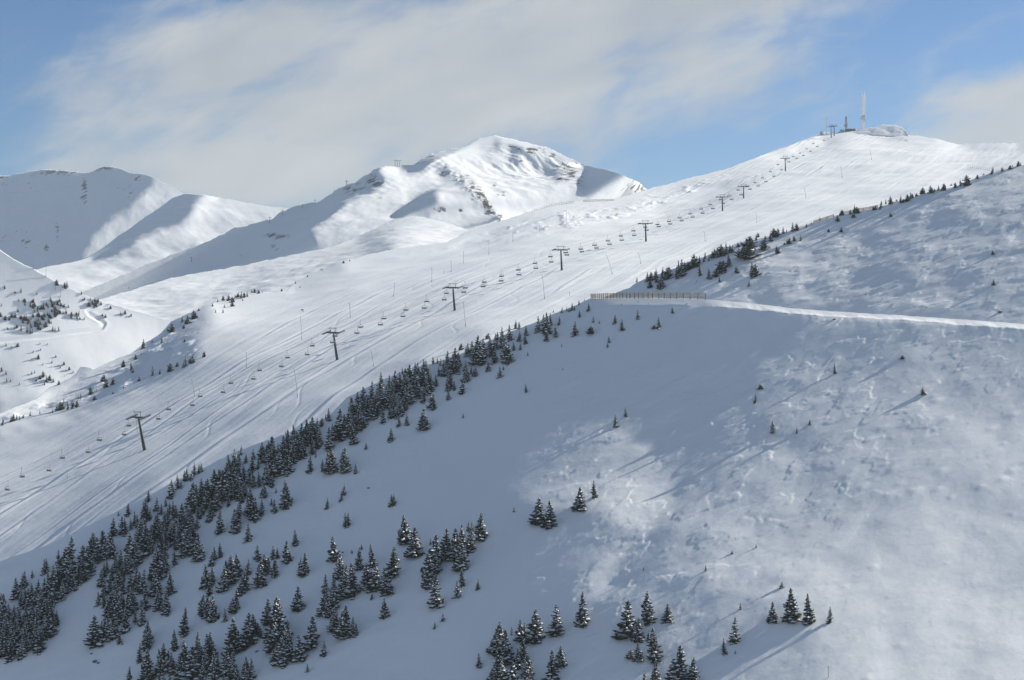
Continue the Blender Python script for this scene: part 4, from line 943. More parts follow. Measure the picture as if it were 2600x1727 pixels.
# ---------------------------------------------------------------- chairlift pylons
PX_ALL = PYL
BASE = []
for x, y, d, h in PX_ALL:
    P = S6.at(x, y); BASE.append((P, h * P.y / FOC))
LIFT_DIR = []
for i in range(len(BASE)):
    a = BASE[max(0, i - 1)][0]; b = BASE[min(len(BASE) - 1, i + 1)][0]
    LIFT_DIR.append((b - a).normalized())
ARM = 3.1
ROPE = {-1: [], 1: []}
PNAME = ('lowest pylon', 'second pylon', 'third pylon', 'fourth pylon', 'fifth pylon', 'sixth pylon', 'seventh pylon', 'eighth pylon', 'summit pylon')


def pylon(i, single=True):
    P, H = BASE[i]; d = LIFT_DIR[i]
    e = empty('lift_pylon', P - Vector((0, 0, .4)))
    side = Vector((d.y, -d.x, 0)).normalized()
    up = side.cross(d).normalized()
    if up.z < 0: up = -up
    up = (up * 0.75 + Vector((0, 0, .25))).normalized()
    k = H / 12.0
    top = up * (H * 0.86 + .4)
    M = MB().tube((0, 0, 0), top, .52 * k ** .5, .26 * k ** .5, 14); M.build('post', M_STEEL, e)
    MB().tube((0, 0, -.3), up * .45, .75, .70, 14).build('foot_plate', M_STEEL, e)
    m = MB(); m.bar(top - side * ARM, top + side * ARM, .34, .42, up); m.bar(top - side * ARM * .5 - up * .5, top - up * .05, .14, .14); m.bar(top + side * ARM * .5 - up * .5, top - up * .05, .14, .14)
    m.build('crossarm', M_STEEL, e)
    f0 = top + up * (H * 0.14)
    m = MB(); m.bar(f0 - side * 1.9, f0 + side * 1.9, .14, .16, up)
    for s in (-1, 1): m.bar(top + side * s * 1.05 + up * .2, f0 + side * s * 1.45, .12, .12)
    m.build('lifting_frame', M_STEEL, e)
    for s in (-1, 1):
        c = top + side * s * ARM
        m = MB(); m.bar(c - d * 2.3 - up * .08, c + d * 2.3 - up * .08, .16, .26, up)
        m.build('sheave_beam', M_STEEL, e)
        w = MB()
        for t in (-2.1, -1.4, -.7, 0, .7, 1.4, 2.1):
            q = c + d * t + up * .14; w.tube(q - side * .07, q + side * .07, .24, .24, 10)
        w.build('sheave_wheels', M_GALV, e)
        ROPE[s].append(P - Vector((0, 0, .4)) + c + up * .36)
    lad = MB(); q0 = -d * .5 * 1.0
    for s in (-.2, .2): lad.bar(up * 1.2 + q0 + side * s, top + q0 * .62 + side * s, .05, .05)
    for t in range(14):
        z = up * (1.4 + t * (H * .8 - 1.4) / 13); lad.bar(z + q0 * (1 - .03 * t) - side * .2, z + q0 * (1 - .03 * t) + side * .2, .04, .04)
    lad.build('ladder', M_GALV, e)
    return e


for i in range(len(BASE)):
    e = pylon(i)
    tag(e, ('dark steel T-shaped lift pylon, %s counted up the piste' % PNAME[i]) if i < 8 else 'dark steel lift pylon standing at the summit beside the white masts', 'lift pylon', 'pylons of the chairlift')

# summit twin: a second post carrying the other end of the bullwheel beam
P2 = S6.at(2118, 346)
e = empty('lift_pylon', P2 - Vector((0, 0, .3)))
hh = BASE[8][1] * .93
MB().tube((0, 0, 0), (0, 0, hh * .9), .5, .32, 12).build('post', M_STEEL, e)
m = MB(); m.bar((-3.4, 0, hh * .9), (2.6, 0, hh * .9), .4, .45); m.build('crossarm', M_STEEL, e)
m = MB(); m.bar((-3.2, 0, hh), (2.2, 0, hh), .2, .2)
for s in (-2.0, 1.2): m.bar((s, 0, hh * .9), (s, 0, hh), .16, .16)
m.build('lifting_frame', M_STEEL, e)
m = MB(); m.bar((2.4, -1.8, hh * .87), (2.4, 1.8, hh * .87), .2, .3); m.build('sheave_beam', M_STEEL, e)
tag(e, 'slightly farther twin of the summit lift pylon, on its right', 'lift pylon', 'pylons of the chairlift')

# haul ropes, one per side, sagging between pylons
DOWN0 = {}
for s in (-1, 1):
    pts = ROPE[s]
    d0 = (pts[1] - pts[0]); first = pts[0] - d0 * 1.05 - Vector((0, 0, 1.0))
    pts = [first] + pts
    fine = []
    for a, b in zip(pts[:-1], pts[1:]):
        L = (b - a).length
        for k in range(16):
            t = k / 16; q = a.lerp(b, t); q.z -= 4 * 0.012 * L * t * (1 - t) * min(1.0, L / 120); fine.append(q)
    fine.append(pts[-1]); DOWN0[s] = fine
    MB().path(fine, 0.028, 5).build('haul_rope', M_ROPE)
    o = bpy.data.objects['haul_rope'] if s == -1 else bpy.data.objects['haul_rope.001']
    tag(o, 'thin steel haul rope on the %s side of the pylons' % ('left' if s == -1 else 'right'), 'lift rope', 'ropes of the chairlift')


def rope_at(s, px):
    f = DOWN0[s]
    xs = [CX + FOC * q.x / q.y for q in f]
    for k in range(len(f) - 1):
        if xs[k] <= px <= xs[k + 1]:
            t = (px - xs[k]) / (xs[k + 1] - xs[k]); return f[k].lerp(f[k + 1], t), (f[k + 1] - f[k])
    return None, None


# one chair: grip, hanger, frame, seat, backrest, footrest (x = across, y = travel)
ch = empty('lift_chair', (0, 0, 0))
MB().box((0, 0, -.05), (.12, .45, .16)).build('grip', M_CHAIR, ch)
MB().path([(0, 0, -.1), (.10, 0, -.5), (.10, -.02, -1.25), (0, -.05, -1.65)], .05, 6).build('hanger', M_CHAIR, ch)
m = MB(); m.path([(-.95, -.30, -2.75), (-1.0, -.28, -2.2), (-.72, -.15, -1.72), (0, -.05, -1.65), (.72, -.15, -1.72), (1.0, -.28, -2.2), (.95, -.30, -2.75)], .045, 6)
m.bar((-.95, -.3, -2.72), (-.95, .28, -2.72), .05, .05); m.bar((.95, -.3, -2.72), (.95, .28, -2.72), .05, .05); m.build('frame', M_CHAIR, ch)
MB().bar((-.93, 0, -2.68), (.93, 0, -2.68), .55, .17).build('seat', M_SEAT, ch)
MB().bar((-.93, -.30, -2.40), (.93, -.30, -2.40), .07, .34).build('backrest', M_SEAT, ch)
m = MB(); m.path([(-.9, -.25, -2.1), (-.9, .35, -2.35), (.9, .35, -2.35), (.9, -.25, -2.1)], .028, 5); m.build('safety_bar', M_CHAIR, ch)
CH_L = [55, 157, 251, 326, 427, 507, 585, 658, 729, 792, 850, 915, 974, 1030, 1083, 1133, 1181, 1229, 1273, 1316, 1358, 1397, 1436, 1474, 1509, 1543, 1576, 1608, 1638, 1669, 1698, 1725, 1752, 1780, 1803, 1830, 1851, 1874, 1897, 1917, 1936, 1956, 1975, 1995, 2014, 2031, 2048, 2065, 2090]
CH_R = [20, 126, 225, 317, 404, 490, 568, 645, 716, 781, 845, 907, 967, 1024, 1078, 1129, 1178, 1227, 1273, 1318, 1361, 1400, 1440, 1478, 1515, 1548, 1579, 1611, 1642, 1673, 1702, 1731, 1759, 1784, 1810, 1836, 1858, 1882, 1904, 1925, 1945, 1965, 1984, 2003, 2023, 2040, 2058, 2075, 2092]
used = False
pyl_px = [p[0] for p in PYL]
for s, lst in ((-1, CH_L), (1, CH_R)):
    cnt = {}
    for px in lst:
        q, d = rope_at(s, px)
        if q is None: continue
        o = ch if not used else copy_tree(ch)
        used = True
        o.location = q; o.rotation_euler = (0, 0, math.atan2(-d.x, d.y) + (math.pi if s == -1 else 0))
        k = max([i for i in range(len(pyl_px)) if px >= pyl_px[i]], default=-1)
        cnt[k] = cnt.get(k, 0) + 1
        where = 'before the lowest pylon' if k < 0 else 'past the %s' % PNAME[k]
        tag(o, 'empty grey lift chair on the %s rope, %s one %s' % ('left' if s == -1 else 'right', ordinal(cnt[k] - 1), where), 'lift chair', 'chairs of the chairlift')

# ---------------------------------------------------------------- snow fences
def fence(S, posts, hpx, label, rails=4, post_w=.13, rail_h=.17, mat_r=M_WOOD, mat_p=M_WOODD, name='snow_fence', group=None, gap_panel=False):
    P = [S.at(x, y) for x, y in posts]
    e = empty(name, P[0])
    o = P[0]
    H = [h * p.y / FOC for h, p in zip(hpx, P)]
    for p, h in zip(P, H):
        q = p - o
        MB().bar(q - Vector((0, 0, .5)), q + Vector((0, 0, h + .06)), post_w, post_w, (0, 1, 0)).build('post', mat_p, e)
    for k in range(rails):
        m = MB()
        f = 0.30 + 0.64 * k / max(1, rails - 1)
        for a, b, ha, hb in zip(P[:-1], P[1:], H[:-1], H[1:]):
            back = Vector((0, .10, 0))
            m.bar(a - o + Vector((0, 0, ha * f)) + back, b - o + Vector((0, 0, hb * f)) + back, .04, rail_h if not gap_panel else .62 * max(ha, hb) / rails)
        m.build('rail', mat_r, e)
    tag(e, label, 'fence', group)
    return e


fx = [1480 + v / 6.944 for v in (140, 160, 178, 200, 225, 265, 295, 330, 360, 405, 435, 490, 535, 600, 650, 700, 770, 830, 910, 980, 1060, 1150, 1230, 1340, 1435, 1545, 1655, 1770, 1890, 2025, 2160)]
fence(S8, [(x, float(_s8(x)) + 2) for x in fx], [13.5 + 3.5 * (x - 1500) / 291 for x in fx], 'long brown wooden snow fence with four rails at the end of the track', 4)


def along(a, b, n): return [(a[0] + (b[0] - a[0]) * i / (n - 1), a[1] + (b[1] - a[1]) * i / (n - 1)) for i in range(n)]


fence(S7, [(x, y + 1.5) for x, y in along((2140, 543), (2228, 526), 6)], [6.5] * 6, 'low wooden board fence on the upper ridge, the longer one', 3, gap_panel=True)
fence(S7, [(x, y + 1.5) for x, y in along((2066, 565), (2117, 549), 4)], [6.0] * 4, 'short wooden board fence lower on the upper ridge', 3, gap_panel=True)
fence(S6, along((2458, 427), (2545, 437), 17), [8.0] * 17, 'fence of thin closely set stakes on the snow below the summit track', 1, .10, .08, M_POLE, M_POLE)
fence(S6, [(x, float(_s6(x)) + 3) for x in np.linspace(1351, 1457, 18)], [6.0] * 18, 'thin fence along the crest in front of the central peak', 2, .12, .12, M_WOODD, M_WOODD)
fence(S6, [(x, float(_s6(x)) + 3) for x in np.linspace(1481, 1560, 14)], [4.5] * 14, 'low dark fence right of the crest fence, nearer the piste', 2, .12, .2, M_WOODD, M_WOODD)
fence(S6, [(x, float(_s6(x)) + 3) for x in np.linspace(1955, 2006, 14)], [6.0] * 14, 'rimed fence on the summit skyline, the lower stretch', 2, .12, .12, M_RIMED, M_RIMED)
fence(S6, [(x, float(_s6(x)) + 3) for x in np.linspace(2033, 2080, 12)], [6.0] * 12, 'rimed fence on the summit skyline, the upper stretch', 2, .12, .12, M_RIMED, M_RIMED)

# ---------------------------------------------------------------- lances, stakes and marker poles
def z2(x, y): return (850 + x / 2.613, 300 + y / 2.613)
def z1(x, y): return (x / 2.613, 380 + y / 2.613)
def z4(x, y): return (x / 2.613, 900 + y / 2.613)
def z3(x, y): return (1700 + x / 2.613, 200 + y / 2.613)


POLES = [(z2, 390, 1187, 398, 1095), (z2, 643, 1092, 645, 1005), (z2, 773, 1022, 772, 945), (z2, 854, 970, 854, 893), (z2, 1023, 902, 1024, 828), (z2, 1181, 820, 1181, 755), (z2, 1357, 765, 1357, 718), (z2, 1536, 700, 1537, 640), (z2, 868, 1390, 853, 1230), (z2, 1392, 1198, 1378, 1043),
         (z2, 1843, 1040, 1802, 912), (z2, 2032, 970, 2015, 895), (z2, 103, 1325, 98, 1230), (z2, 1558, 1175, 1558, 1155), (z2, 722, 1030, 724, 1015), (z1, 1635, 1448, 1635, 1345), (z1, 2003, 1260, 1994, 1110), (z1, 2325, 1115, 2320, 1020), (z4, 1292, 285, 1260, 130), (z4, 1975, 290, 1953, 100), (z4, 912, 525, 905, 450), (z4, 447, 822, 447, 770),
         (z3, 580, 955, 575, 895), (z3, 237, 1080, 230, 1015), (z3, 905, 795, 895, 735), (z3, 1146, 655, 1135, 580), (z3, 1340, 535, 1330, 475), (None, 949, 930, 942, 889), (z1, 305, 845, 305, 755), (z1, 222, 790, 222, 760), (z1, 368, 930, 365, 890), (z1, 402, 975, 405, 925), (None, 2103.5, 1726, 2103, 1701)]
PL = []
for zf, xb, yb, xt, yt in POLES:
    (bx, by), (tx, ty) = (zf(xb, yb), zf(xt, yt)) if zf else ((xb, yb), (xt, yt))
    S = S8 if by > _s8(bx) + 3 else S5 if bx < 160 and by < 800 else S6
    if S is S5 and by < _s5(bx) + 1: by = float(_s5(bx)) + 1
    P = S.at(bx, by); PL.append((bx, by, P, (tx - bx) * P.y / FOC, (by - ty) * P.y / FOC, S))
PL.sort(key=lambda p: p[0])
nl = {}
for bx, by, P, dx, h, S in PL:
    e = empty('snow_lance' if h > 4 else 'marker_pole', P)
    th = 0.045 + 0.00003 * P.y
    if h > 4:
        MB().tube((0, 0, -.5), (dx * .12, 0, h * .16), th * 1.8, th * 1.6, 8).build('base_tube', M_POLE, e)
        MB().path([(dx * .12, 0, h * .16), (dx * .42, 0, h * .5), (dx, 0, h)], th, 6).build('mast', M_POLE, e)
        MB().tube((dx, 0, h - .05), (dx * 1.05 - .25, 0, h + .28), th * 1.3, th * .9, 6).build('nozzle_head', M_POLE, e)
    else:
        MB().tube((0, 0, -.5), (dx, 0, h), th * 1.2, th, 6).build('pole', M_POLE, e)
        MB().tube((dx, 0, h), (dx, 0, h + .25), th * 1.7, th * 1.7, 6).build('pole_head', M_POLE, e)
    if by > 1600: lab = 'lone dark stake at the bottom edge of the sunlit slope'
    elif S is S5: nl['l'] = nl.get('l', 0) + 1; lab = 'thin pole on the left hill, %s from left' % ordinal(nl['l'] - 1)
    else: nl['p'] = nl.get('p', 0) + 1; lab = 'thin %s beside the piste, %s from left across the photo' % ('leaning snow lance' if abs(dx) > 1.2 else 'upright snow lance' if h > 4 else 'short marker pole', ordinal(nl['p'] - 1))
    tag(e, lab, 'pole', 'poles along the pistes')

# ---------------------------------------------------------------- far surface-lift pylons
FARP = [(1270, 740, 710), (1790, 490, 450), (1875, 435, 405), (2090, 360, 335), (2300, 235, 203), (2008, 385, 365), (2218, 275, 262), (855, 922, 900)]
FP = [z1(x, b) + ((b - t) / 2.613,) for x, b, t in FARP] + [(880.6, 471, 11.5), (1003, 422, 16), (1009, 423, 16.5), (1015, 421, 15)]
FP.sort()
for n, (x, y, h) in enumerate(FP):
    S = S3; y = max(y, float(_s3(x)) + 1)
    P = S.at(x, y); H = h * P.y / FOC
    e = empty('drag_lift_pylon', P); r = .22
    MB().tube((0, 0, -1), (0, 0, H), r * 1.5, r, 8).build('post', M_GALV, e)
    MB().bar((-H * .28, 0, H), (H * .28, 0, H), r * 1.4, r * 1.6).build('crossarm', M_GALV, e)
    m = MB()
    for s in (-1, 1): m.bar((s * H * .26, -.9, H - .25), (s * H * .26, .9, H - .25), .2, .3)
    m.build('sheave_beam', M_GALV, e)
    lab = 'tiny T-shaped lift pylon on the shaded left ridge of the central peak, %s from left' % ordinal(n) if n < 9 else 'tall thin pylon in the trio on the ridge skyline, %s' % ('left', 'middle', 'right')[n - 9]
    tag(e, lab, 'lift pylon', 'pylons of the far ridge lift')

# ---------------------------------------------------------------- summit: masts, hut, antennas
def lattice(e, H, w0, w1, mat, bays, name='lattice'):
    m = MB()
    c = [(-1, -1), (1, -1), (1, 1), (-1, 1)]
    for sx, sy in c: m.bar((sx * w0, sy * w0, -1), (sx * w1, sy * w1, H), .30, .30)
    for k in range(bays):
        z0, z1_ = H * k / bays, H * (k + 1) / bays; a = w0 + (w1 - w0) * k / bays; b = w0 + (w1 - w0) * (k + 1) / bays
        for i in range(4):
            p, q = c[i], c[(i + 1) % 4]
            m.bar((p[0] * a, p[1] * a, z0), (q[0] * b, q[1] * b, z1_), .2, .2); m.bar((q[0] * a, q[1] * a, z0), (p[0] * b, p[1] * b, z1_), .2, .2)
            m.bar((p[0] * b, p[1] * b, z1_), (q[0] * b, q[1] * b, z1_), .22, .22)
    return m.build(name, mat, e)


def ground6(x, y): return S6.at(x, max(y, float(_s6(x)) + 1.0))


P = ground6(2192, 329); U = P.y / FOC
e = empty('radio_mast', P); H = 88 * U
lattice(e, H, 1.55, 1.25, M_RIME, 16)
MB().tube((0, 0, 0), (0, 0, H * .98), .5, .35, 8).build('cable_riser', M_RIME, e)
for z, rr in ((.30, 2.2), (.36, 2.3)): MB().tube((0, 0, H * z), (0, 0, H * z + .35), rr, rr, 10).build('platform', M_RIMED, e)
for k in range(7):
    a = k * 0.9; z = H * (.26 + .022 * k)
    MB().tube((1.6 * math.cos(a), 1.6 * math.sin(a), z), (2.35 * math.cos(a), 2.35 * math.sin(a), z), .75, .85, 10).build('dish', M_RIMED, e)
m = MB()
for s in (-1, 1):
    for z in (.66, .76, .86, .95): m.bar((s * 1.3, 0, H * z), (s * 1.9, 0, H * z + .3), .25, 1.6)
m.build('panel_antennas', M_RIME, e)
for s in (-1.1, 1.1): MB().tube((s, 0, H), (s, 0, H + 2.6), .22, .16, 6).build('whip_antenna', M_RIME, e)
tag(e, 'tallest white rime-covered lattice radio mast on the summit', 'radio mast', 'masts on the summit')

P = ground6(2148, 331); U = P.y / FOC; e = empty('radio_mast', P); H = 36 * U
lattice(e, H * .85, .8, .6, M_RIMED, 8)
MB().tube((0, 0, 0), (0, 0, H * .8), .45, .35, 8).build('cable_riser', M_RIMED, e)
MB().tube((0, 0, H * .72), (0, 0, H), .75, .6, 8).build('antenna_head', M_GALV, e)
for k, (a, z) in enumerate(((0, .45), (2.6, .38), (.4, .3))): MB().tube((.8 * math.cos(a), .8 * math.sin(a), H * z), (1.7 * math.cos(a), 1.7 * math.sin(a), H * z), .8, .9, 10).build('dish', M_RIMED, e)
MB().tube((.6, 0, H * .9), (.6, 0, H * 1.18), .14, .1, 6).build('whip_antenna', M_RIMED, e)
tag(e, 'grey middle lattice mast with dark head on the summit, left of the tallest', 'radio mast', 'masts on the summit')

P = ground6(2098, 343); U = P.y / FOC; e = empty('radio_mast', P); H = 46 * U
MB().tube((0, 0, -1), (0, 0, H * .9), .72, .55, 10).build('tube_mast', M_RIME, e)
m = MB()
for k in range(3):
    a = k * 2.094; m.bar((.85 * math.cos(a), .85 * math.sin(a), H * .80), (.85 * math.cos(a), .85 * math.sin(a), H), .6, .35, (0, 1, 0))
m.build('panel_antennas', M_RIME, e)
MB().tube((0, 0, H * .9), (0, 0, H * .97), .3, .3, 6).build('mast_cap', M_RIME, e)
tag(e, 'white tubular mast on the summit, just left of the summit pylons', 'radio mast', 'masts on the summit')

P = ground6(2085, 343); U = P.y / FOC; e = empty('weather_station', P); H = 10 * U
MB().tube((0, 0, -1), (0, 0, H * 1.9), .13, .1, 6).build('pole', M_RIMED, e)
MB().box((0, 0, H * .35), (1.9, 1.8, H * .9)).build('cabinet', M_RIMED, e)
MB().box((0, 0, H * .85), (2.3, 2.2, .35)).build('snow_cap', M_TSNOW, e)
tag(e, 'small rimed cabinet with a pole on the summit skyline, leftmost', 'weather station')

P = ground6(2160, 333); U = P.y / FOC; e = empty('summit_hut', P)
W = 24 * U
MB().box((0, 1.5, 5.2 * U * .5 - .6), (W, 4.0, 5.2 * U + 1.2)).build('wall', M_CONC, e)
MB().box((.2, 1.4, 5.2 * U + .22), (W + .9, 4.8, .45)).build('roof', M_TSNOW, e)
for s in (-.33, -.05, .25): MB().box((W * s, -.53, 2.8 * U), (1.6, .08, 1.0)).build('window', M_SEAT, e)
MB().box((W * .42, -.53, 1.7 * U), (1.0, .08, 2.0)).build('door', M_WOODD, e)
tag(e, 'low dark lift hut with a snowy roof on the summit under the tallest mast', 'hut')

P = ground6(2138, 334); e = empty('machine_platform', P)
MB().box((0, .6, 3.2 * U), (10 * U, 2.2, .5)).build('deck', M_GALV, e)
m = MB()
for s in (-.42, -.14, .14, .42):
    MB().bar((10 * U * s, .6, -1), (10 * U * s, .6, 3.0 * U), .28, .28).build('leg', M_GALV, e)
for s in (-.42, .0, .42): m.bar((10 * U * s, .0, 3.2 * U), (10 * U * s, .0, 3.2 * U + 1.1), .1, .1)
m.bar((-4.6 * U, 0, 3.2 * U + 1.1), (4.6 * U, 0, 3.2 * U + 1.1), .12, .12); m.build('railing', M_GALV, e)
tag(e, 'steel unloading deck with a railing beside the summit hut', 'platform')

# ---------------------------------------------------------------- stones in the snow
ROCKS = [(1429, 938, 5, 'tiny dark stone alone high on the shaded slope'), (936, 1238, 9, 'dark flat stone on the open shaded slope, above the small pairs'), (2119, 826, 9, 'dark flat stone just under the right part of the track'), (2353, 783, 5, 'small dark stone in the shade above the track'), (2541, 789, 13, 'dark boulder in the shade above the track, far right'),
         (1743, 775, 5, 'dark stone under the right end of the wooden fence'), (1622, 768, 3.5, 'small stone under the middle of the wooden fence'), (1578, 777, 3.5, 'small stone under the left part of the wooden fence'), (1647, 774, 3, 'tiny stone below the fence, right of its middle'), (241, 1681, 14, 'broken dark stones on the snow right of the left stand'), (250, 1684, 9, 'smaller dark stone beside the broken stones, near the left stand'), (232, 1660, 8, 'dark twig-like stone above the broken stones'),
         (2198, 749, 5, 'small grey stone on the bank above the track'), (1940, 745, 4, 'small stone on the bank right of the fence end'), (870, 1402, 8, 'pale snow-covered boulder among the snowy row'), (634, 1632, 18, 'snow-capped boulder under the triple-topped tree'), (652, 1655, 10, 'small dark stone right of the snow-capped boulder'), (332, 940, 8, 'dark rock on the shaded left knoll'), (361, 901, 10, 'dark boulder at the skyline of the left knoll'), (768, 786, 8, 'lone rock with snow above the second pylon')]
for n, (x, y, w_, lab) in enumerate(ROCKS):
    S = sheet_at(x, y); P = S.at(x, y); sz = w_ * P.y / FOC / 2
    rn = random.Random(n)
    bm = bmesh.new(); bmesh.ops.create_icosphere(bm, subdivisions=2, radius=1)
    ph = rn.uniform(0, 9)
    for v in bm.verts:
        c = v.co.copy(); k = 1 + .28 * math.sin(3.1 * c.x + ph) * math.cos(2.7 * c.y + ph) + .2 * math.sin(5 * c.z + 2 * c.x + ph)
        v.co = Vector((c.x * sz * k, c.y * sz * .8 * k, c.z * sz * .55 * k))
    me = bpy.data.meshes.new('stone'); bm.to_mesh(me); bm.free(); me.materials.append(M_STONE)
    e = empty('stone', P)
    link(bpy.data.objects.new('stone_body', me), e)
    V, F = [], []
    for i in range(5):
        for j in range(10):
            t = i / 4; a = j * .6283; r = sz * .8 * t * (1 + .12 * math.sin(3 * a + ph))
            V.append((r * math.cos(a), r * .8 * math.sin(a), sz * (.66 - .30 * t * t)))
    for i in range(4):
        for j in range(10): F.append((i * 10 + j, i * 10 + (j + 1) % 10, i * 10 + 10 + (j + 1) % 10, i * 10 + 10 + j))
    link(bpy.data.objects.new('snow_cap', mesh_of('snow_cap', V, F, M_TSNOW, True)), e)
    tag(e, lab, 'stone', 'stones in the snow')
# ---------------------------------------------------------------- thin haze added to lighten the shaded far slopes
bm = bmesh.new(); bmesh.ops.create_cube(bm, size=1.0)
for v in bm.verts: v.co = Vector((v.co.x * 18400, v.co.y * 18400, -275 + (v.co.z + 0.5) * 640))
me = bpy.data.meshes.new('haze'); bm.to_mesh(me); bm.free()
hm_, nt_, b_ = new_mat('thin_haze')
nt_.nodes.remove(b_)
pv = nt_.nodes.new('ShaderNodeVolumePrincipled'); pv.inputs['Density'].default_value = 0.00006; pv.inputs['Color'].default_value = (0.80, 0.91, 1.0, 1); pv.inputs['Anisotropy'].default_value = 0.2
nt_.links.new(pv.outputs['Volume'], nt_.nodes['Material Output'].inputs['Volume'])
me.materials.append(hm_)
tag(link(bpy.data.objects.new('haze', me)), kind='stuff')
# ---------------------------------------------------------------- camera, sun, sky
cam = bpy.data.cameras.new('camera'); co = link(bpy.data.objects.new('camera', cam))
cam.sensor_width = 36.0; cam.lens = 36.0 * FOC / 2600.0
cam.clip_start = 1.0; cam.clip_end = 40000.0
co.location = (0, 0, 0); co.rotation_euler = (math.radians(90), 0, 0)
scene.camera = co

sun = bpy.data.lights.new('sun', 'SUN'); so = link(bpy.data.objects.new('sun', sun))
sun.energy = 5.0; sun.angle = math.radians(0.6); sun.color = (1.0, 0.955, 0.86)
sdir = Vector((SHX * math.cos(SUN_EL), SHY * math.cos(SUN_EL), math.sin(SUN_EL)))
so.rotation_euler = sdir.to_track_quat('Z', 'Y').to_euler()
so.location = sdir * 500

w = bpy.data.worlds.new('World'); scene.world = w; w.use_nodes = True
nt = w.node_tree; N, L = nt.nodes, nt.links
bg = N['Background']; bg.inputs["Strength"].default_value = 0.05
sky = N.new('ShaderNodeTexSky'); sky.sky_type = 'NISHITA'; sky.sun_disc = False
sky.sun_elevation = SUN_EL; sky.sun_rotation = SUN_AZ
sky.altitude = 2000; sky.air_density = 1.0; sky.dust_density = 0.3; sky.ozone_density = 2.0

def node(kind, **kw):
    n = N.new(kind)
    for k, v in kw.items(): setattr(n, k, v)
    return n


def mth(op, a, b=None, c=None, clamp=False):
    n = node('ShaderNodeMath', operation=op); n.use_clamp = clamp
    for i, v in enumerate((a, b, c)):
        if v is None: continue
        if isinstance(v, (int, float)): n.inputs[i].default_value = v
        else: L.new(v, n.inputs[i])
    return n.outputs[0]


def sstep(x, a, b):
    n = node('ShaderNodeMapRange', interpolation_type='SMOOTHSTEP'); n.clamp = True
    L.new(x, n.inputs['Value']); n.inputs['From Min'].default_value = a; n.inputs['From Max'].default_value = b
    return n.outputs['Result']


tc = node('ShaderNodeTexCoord'); sp = node('ShaderNodeSeparateXYZ'); L.new(tc.outputs['Generated'], sp.inputs[0])
ay = mth('MAXIMUM', mth('ABSOLUTE', sp.outputs['Y']), 0.05)
BU = mth('DIVIDE', sp.outputs['X'], ay); BW = mth('DIVIDE', sp.outputs['Z'], ay)       # bearing and height tangents of the sky direction
cv = node('ShaderNodeCombineXYZ'); L.new(BU, cv.inputs[0]); L.new(BW, cv.inputs[1])


def cloud_noise(ang, sx, sy, detail, rough, dist=0.0, off=0.0):
    mp = node('ShaderNodeMapping'); mp.inputs['Rotation'].default_value = (0, 0, ang); mp.inputs['Location'].default_value = (off, off * .7, off)
    L.new(cv.outputs[0], mp.inputs['Vector'])
    m2 = node('ShaderNodeMapping'); m2.inputs['Scale'].default_value = (sx, sy, 1); L.new(mp.outputs[0], m2.inputs['Vector'])
    n = node('ShaderNodeTexNoise'); n.inputs['Scale'].default_value = 1.0; n.inputs['Detail'].default_value = detail; n.inputs['Roughness'].default_value = rough; n.inputs['Distortion'].default_value = dist
    L.new(m2.outputs[0], n.inputs['Vector'])
    return n.outputs['Fac']


def bank(px, py, rx, ry, ang):
    """soft elliptical cloud bank centred on a bearing"""
    u0, w0 = (px - CX) / FOC, (CY - py) / FOC
    c, s = math.cos(math.radians(ang)), math.sin(math.radians(ang))
    du = mth('SUBTRACT', BU, u0); dw = mth('SUBTRACT', BW, w0)
    a = mth('DIVIDE', mth('ADD', mth('MULTIPLY', du, c), mth('MULTIPLY', dw, s)), rx / FOC)
    b = mth('DIVIDE', mth('SUBTRACT', mth('MULTIPLY', dw, c), mth('MULTIPLY', du, s)), ry / FOC)
    r = mth('SQRT', mth('ADD', mth('MULTIPLY', a, a), mth('MULTIPLY', b, b)))
    return mth('SUBTRACT', 1.0, r)


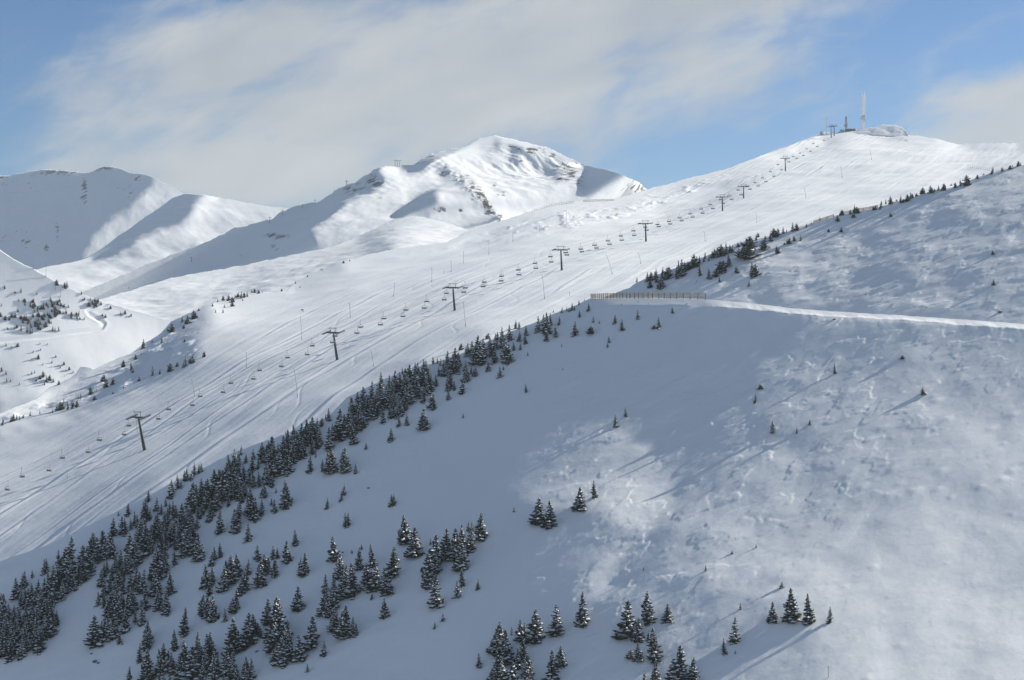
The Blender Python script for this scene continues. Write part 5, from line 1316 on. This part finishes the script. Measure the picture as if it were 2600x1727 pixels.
n_big = cloud_noise(-0.25, 9, 22, 7, 0.55, 0.3)
n_fine = cloud_noise(-0.45, 22, 60, 8, 0.6, 0.6, 3.0)
field = bank(1150, 215, 930, 320, 10)
for b_ in (bank(1500, 40, 560, 300, 20), bank(760, 420, 640, 130, 0), bank(2680, 290, 560, 170, 24), bank(560, 120, 420, 170, 15)):
    field = mth('MAXIMUM', field, b_)
field = mth('MAXIMUM', field, -0.32)
elsewhere = mth('MAXIMUM', sstep(BW, 0.22, 0.5), sstep(mth('MULTIPLY', sp.outputs['Y'], -1.0), -0.3, 0.2))     # unseen broken cloud added over the rest of the dome to tune ambient light
field = mth('ADD', field, mth("MULTIPLY", elsewhere, 0.40))
dens = mth('ADD', mth('ADD', field, mth('MULTIPLY', mth('SUBTRACT', n_big, 0.5), 2.1)), mth('MULTIPLY', mth('SUBTRACT', n_fine, 0.5), 1.0))
mask = mth('MULTIPLY', sstep(dens, -0.34, 0.70), 0.93)
shade = cloud_noise(-0.3, 7, 18, 5, 0.5, 0.2, 8.0)
cr = node('ShaderNodeValToRGB')
cr.color_ramp.elements[0].position = 0.35; cr.color_ramp.elements[0].color = (0.50, 0.545, 0.60, 1)
cr.color_ramp.elements[1].position = 0.68; cr.color_ramp.elements[1].color = (0.72, 0.735, 0.735, 1)
L.new(shade, cr.inputs['Fac'])
CLOUD_GAIN = 10.8
cg = node('ShaderNodeMix', data_type='RGBA', blend_type='MULTIPLY'); cg.inputs['Factor'].default_value = 1.0
gain = mth('MULTIPLY', mth('SUBTRACT', 1.0, mth('MULTIPLY', elsewhere, 0.36)), CLOUD_GAIN)      # added cloud dimmed overhead and behind
gc = node('ShaderNodeCombineXYZ')
for i, kb in enumerate((-0.15, 0.02, 0.17)): L.new(mth('MULTIPLY', gain, mth('ADD', 1.0, mth('MULTIPLY', elsewhere, kb))), gc.inputs[i])  # added cloud shifted bluer to tint the ambient light
L.new(cr.outputs['Color'], cg.inputs['A']); L.new(gc.outputs[0], cg.inputs['B'])
tint = node('ShaderNodeMix', data_type='RGBA', blend_type='MULTIPLY'); tint.inputs['Factor'].default_value = 1.0
L.new(sky.outputs['Color'], tint.inputs['A']); tint.inputs['B'].default_value = (0.66, 0.87, 1.12, 1)
mixc = node('ShaderNodeMix', data_type='RGBA'); L.new(mask, mixc.inputs['Factor']); L.new(tint.outputs['Result'], mixc.inputs['A']); L.new(cg.outputs['Result'], mixc.inputs['B'])
L.new(mixc.outputs['Result'], bg.inputs['Color'])

scene.view_settings.view_transform = 'Standard'; scene.view_settings.look = 'None'
scene.view_settings.exposure = 0.66; scene.view_settings.gamma = 1.0
scene.render.engine = 'CYCLES'
scene.cycles.max_bounces = 6; scene.cycles.diffuse_bounces = 3; scene.cycles.glossy_bounces = 1; scene.cycles.transmission_bounces = 1; scene.cycles.transparent_max_bounces = 4
scene.cycles.use_denoising = True
